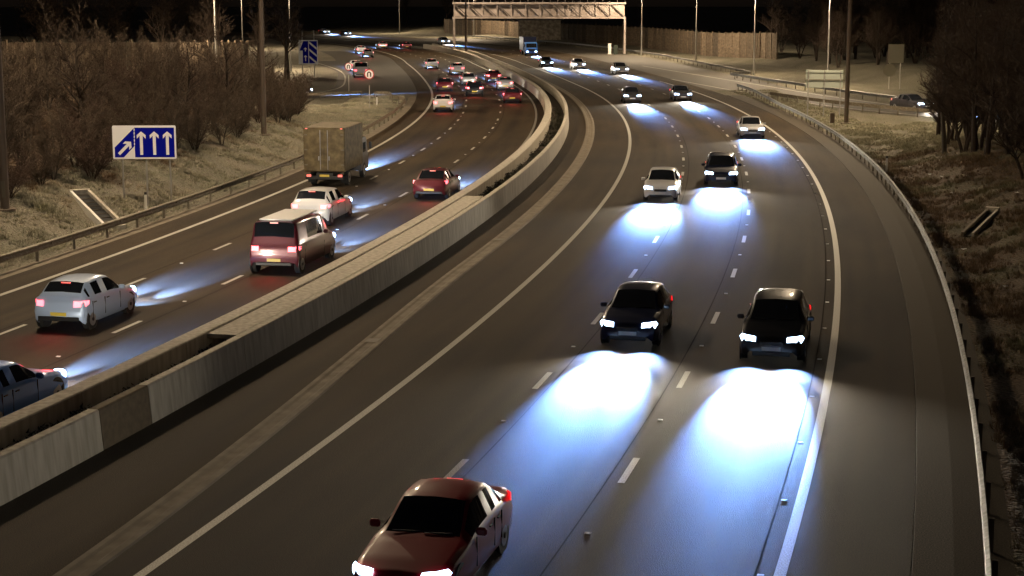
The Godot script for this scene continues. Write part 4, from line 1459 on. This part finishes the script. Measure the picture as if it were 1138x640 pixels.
func build_vehicles() -> void:
	var red := paint("dark_red_paint", lin(0.27, 0.002, 0.010), 0.0)
	var navy := paint("navy_paint", lin(0.008, 0.014, 0.045))
	var black := paint("black_paint", lin(0.006, 0.008, 0.014))
	var white := paint("white_paint", lin(0.62, 0.63, 0.66), 0.0)
	var silver := paint("silver_paint", lin(0.42, 0.43, 0.46), 0.6)
	var blue := paint("blue_paint", lin(0.06, 0.20, 0.62))
	var maroon := paint("maroon_paint", lin(0.11, 0.010, 0.02))
	var grey := paint("grey_paint", lin(0.10, 0.10, 0.115), 0.5)
	var pale_blue := paint("pale_blue_paint", lin(0.48, 0.60, 0.82), 0.2)
	var g := "oncoming traffic"
	car("saloon", red, 493.6, 26.6, true, "dark red saloon with both headlights lit, ahead of the other oncoming cars", g, 0.8)
	car("hatch", navy, 493.7, 48.0, true, "dark blue hatchback in the middle oncoming lane casting a long beam", g, 1.25)
	car("estate", black, 497.9, 45.8, true, "black estate car in the nearside oncoming lane lighting the solid edge line", g, 1.5)
	car("hatch", white, 491.4, 83.4, true, "white hatchback with lit headlights next to the median side edge line", g, 1.1)
	car("estate", navy, 494.3, 90.3, true, "dark blue estate car driving half a length behind the white hatchback", g, 1.1)
	car("saloon", silver, 497.4, 121.3, true, "silver saloon with lit headlights by the outer edge line before the pale sign", g, 1.1)
	car("hatch", grey, 490.8, 162.3, true, "grey hatchback with lit headlights on the bend in the median side lane", g, 1.0)
	car("saloon", grey, 496.0, 165.3, true, "grey saloon with lit headlights on the bend near the exit nose", g, 1.0)
	car("estate", silver, 497.6, 222.0, true, "silver estate car with lit headlights passing the exit slip", g, 1.0)
	car("hatch", white, 494.2, 238.0, true, "white hatchback with lit headlights short of the gantry, beside a dark saloon", g, 1.0)
	car("saloon", black, 490.6, 245.0, true, "black saloon with lit headlights short of the gantry, beside a white hatchback", g, 1.0)
	lorry(navy, blue, at(494.0, 296.0), yaw_of(along(494.0, 296.0)) + PI, "blue cabbed lorry with lit headlights passing under the gantry", g, true)
	car("estate", white, 492.0, 362.0, true, "white estate car with bright headlights beyond the gantry", g, 1.2)
	car("hatch", silver, 494.0, 440.0, true, "silver hatchback with lit headlights far round the bend", g, 1.0)
	car("saloon", white, 497.0, 462.0, true, "white saloon with lit headlights, last of the oncoming traffic", g, 1.0)
	var h := "outbound traffic"
	car("hatch", pale_blue, 476.4, 50.6, false, "pale blue hatchback in the middle outbound lane", h, 0.8)
	car("saloon", blue, 480.0, 37.8, false, "bright blue saloon in the outbound lane next to the median scrub", h, 0.8)
	car("van", maroon, 479.2, 61.3, false, "maroon passenger van with a white roof in the lane next to the median", h, 0.8, {"roof": white})
	car("estate", white, 476.6, 74.5, false, "white estate car just ahead of the maroon van", h, 0.6)
	lorry(M.box_tan, grey, at(473.3, 93.2), yaw_of(along(473.3, 93.2)), "tan box lorry in the outbound lane next to the grass verge", h, false)
	car("saloon", maroon, 479.9, 84.2, false, "maroon saloon with glowing tail lights alone beside the median barrier", h, 0.9)
	car("hatch", white, 473.1, 149.3, false, "white hatchback at the tail of the outbound cluster next to the slip road", h, 0.5)
	car("saloon", maroon, 472.9, 182.0, false, "dark red saloon ahead of the white hatchback in the outbound cluster", h, 0.5)
	car("estate", black, 475.8, 173.0, false, "black estate car in the middle of the outbound cluster", h, 0.5)
	car("saloon", maroon, 479.3, 161.8, false, "dark red saloon in the outbound cluster next to the median", h, 0.5)
	car("hatch", silver, 479.5, 183.9, false, "silver hatchback in the outbound cluster ahead of the dark red saloon by the median", h, 0.5)
	car("hatch", maroon, 479.4, 201.0, false, "dark red hatchback leading the outbound lane next to the median", h, 0.5)
	car("saloon", silver, 476.1, 194.1, false, "silver saloon ahead of the black estate car in the outbound cluster", h, 0.5)
	car("estate", white, 476.3, 221.0, false, "white estate car leading the middle outbound lane", h, 0.5)
	car("saloon", white, 474.0, 239.0, false, "white saloon leading the outbound cluster near the slip road merge", h, 0.5)
	var s := "cars on the slip roads"
	var w1 := Vector3(-19.2, -0.014, -216.0)
	car("van", white, 0, 216.0, false, "white passenger van on the joining slip road with a dark bumper", s, 0.4, {"at": w1, "turn": yaw_of(Vector3(-3.7, 0, -30))})
	car("hatch", white, 0, 231.0, false, "white hatchback ahead of the white van on the joining slip road", s, 0.4, {"at": Vector3(-21.6, -0.014, -234.0), "turn": yaw_of(Vector3(-6, 0, -30))})
	car("saloon", silver, 0, 275.0, false, "silver saloon far along the joining slip road", s, 0.4, {"at": at(466.6, 286.0, -0.02), "turn": yaw_of(along(466.6, 286.0))})
	car("hatch", white, 0, 300.0, false, "white hatchback farthest along the joining slip road", s, 0.4, {"at": at(466.8, 304.0, -0.02), "turn": yaw_of(along(466.8, 304.0))})
	car("saloon", grey, 0, 173.0, false, "grey saloon on the slip road behind the grass island", s, 0.3, {"at": Vector3(-22.6, -0.014, -173.6), "turn": yaw_of(Vector3(1, 0, -0.55))})
	car("saloon", grey, 0, 154.0, true, "grey saloon with lit headlights leaving on the exit slip", s, 1.4, {"at": Vector3(36.0, -0.014, -152.8), "turn": yaw_of(Vector3(0.42, 0, 0.90))})
	car("hatch", silver, 474.0, 330.0, false, "silver hatchback far along the outbound lanes past the gantry", h, 0.5)
	car("saloon", maroon, 478.0, 328.0, false, "dark red saloon far along the outbound lanes past the gantry", h, 0.5)

# ------------------------------------------------------------------ grass
func build_grass() -> void:
	var r2 := RandomNumberGenerator.new()
	r2.seed = 99
	var tufts := []
	for v in 3:
		var st := ST()
		for k in 16:
			var a := r2.randf() * TAU
			var base := Vector3(cos(a), 0, sin(a)) * r2.randf() * 0.16
			var lean := Vector3(cos(a), 0, sin(a)) * r2.randf_range(0.03, 0.22)
			var top := base + lean + Vector3(0, r2.randf_range(0.08, 0.26), 0)
			var s := Vector3(-sin(a), 0, cos(a)) * r2.randf_range(0.008, 0.018)
			tri(st, base - s - Vector3(0, 0.03, 0), top, base + s - Vector3(0, 0.03, 0))
		tufts.append(done(st))
	var areas := [
		["verge_grass", "pale dry grass tufts on the outbound verge", 30000, 30.0, 175.0, 452.0, 468.6],
		["bank_grass", "sparse grass tufts and leaves on the oncoming bank", 26000, 26.0, 185.0, 503.6, 524.0]]
	var i := 0
	for q in areas:
		var xfs := []
		var cols := []
		var tries := 0
		while xfs.size() < q[2] and tries < 300000:
			tries += 1
			var d := r2.randf_range(q[3], q[4])
			var r := r2.randf_range(q[5], q[6])
			var x := rx(r, d)
			var px := 569.0 + x * FOCAL / d
			if px < -80.0 or px > 1220.0:
				continue
			if i == 1 and d > 138.0 and x > 28.5:
				continue
			if i == 0 and d > 160.0 and x < -16.0:
				continue
			if Vector2(x + 18.8, d - 76.0).length() < 1.0:
				continue
			var n := big.get_noise_2d(x * 5.0, d * 5.0)
			if n + 0.35 < r2.randf() * 0.7:
				continue
			var s := r2.randf_range(0.5, 1.15) * (1.0 + 0.7 * maxf(0.0, n))
			xfs.append(Transform3D(Basis(Vector3.UP, r2.randf() * TAU).scaled(Vector3(s, s * r2.randf_range(0.5, 1.0), s)), ground(x, d)))
			var c := soil_colour(x, d)
			var k := r2.randf_range(0.7, 1.25)
			cols.append(Color(c.r * k, c.g * k, c.b * k * 0.95))
		var mm := MultiMesh.new()
		mm.transform_format = MultiMesh.TRANSFORM_3D
		mm.use_colors = true
		mm.mesh = tufts[i]
		mm.instance_count = xfs.size()
		for k in xfs.size():
			mm.set_instance_transform(k, xfs[k])
			mm.set_instance_color(k, cols[k])
		var mi := MultiMeshInstance3D.new()
		mi.name = q[0]
		mi.multimesh = mm
		mi.material_override = M.blade
		add_child(mi)
		tag(mi, q[1], "grass", "", "stuff")
		i += 1

# ------------------------------------------------------------------ small things
func build_small_things() -> void:
	# marker posts
	for q in [[21.75, 98.0, "white marker post with a dark cap behind the bright crash barrier"], [rx(467.6, 79.5), 79.5, "white marker post with a dark cap on the verge by the blue lane sign"], [-12.6, 158.5, "white marker post with a dark cap at the grass island"]]:
		var o := thing("marker_post", q[2], "marker post", ground(q[0], q[1]))
		piece(o, "post", rounded_box(Vector3(0.11, 1.05, 0.05), 0.015), M.white_plastic, Transform3D(Basis.IDENTITY, Vector3(0, 0.45, 0)))
		piece(o, "cap", box_mesh(Vector3(0.115, 0.12, 0.055)), M.trim, Transform3D(Basis.IDENTITY, Vector3(0, 0.92, 0)))
	var box_o := thing("roadside_cabinet", "short brown cabinet at the foot of the lighting mast on the grass wedge", "cabinet", ground(25.9, 137.2))
	piece(box_o, "housing", rounded_box(Vector3(0.35, 0.8, 0.35), 0.03), M.mast_steel, Transform3D(Basis.IDENTITY, Vector3(0, 0.38, 0)))
	piece(box_o, "lid", box_mesh(Vector3(0.41, 0.05, 0.41)), M.post_steel, Transform3D(Basis.IDENTITY, Vector3(0, 0.81, 0)))
	# litter on the bank
	for k in 14:
		var d := rng.randf_range(58.0, 104.0)
		var x := rx(rng.randf_range(504.6, 509.0), d)
		var st := ST()
		var pts := []
		for j in 7:
			pts.append(Vector3(rng.randf_range(-0.14, 0.14), rng.randf_range(0.02, 0.13), rng.randf_range(-0.14, 0.14)))
		for j in 5:
			tri(st, pts[j], pts[j + 1], pts[j + 2])
		var o := structure("litter", done(st), M.white_plastic)
		o.remove_meta("kind")
		o.position = ground(x, d)
		tag(o, "crumpled white scrap of litter on the leaf strewn bank", "litter", "litter on the bank")
	# pale low building seen past the gantry
	var hut := thing("low_building", "pale low flat roofed building behind the timber fence by the gantry", "building", Vector3(6.0, 0.8, -372.0))
	piece(hut, "wall", box_mesh(Vector3(9.0, 4.2, 5.0)), M.pale_wall, Transform3D(Basis.IDENTITY, Vector3(0, 2.1, 0)))
	piece(hut, "roof", box_mesh(Vector3(9.6, 0.3, 5.6)), M.roof_slate, Transform3D(Basis.IDENTITY, Vector3(0, 4.35, 0)))
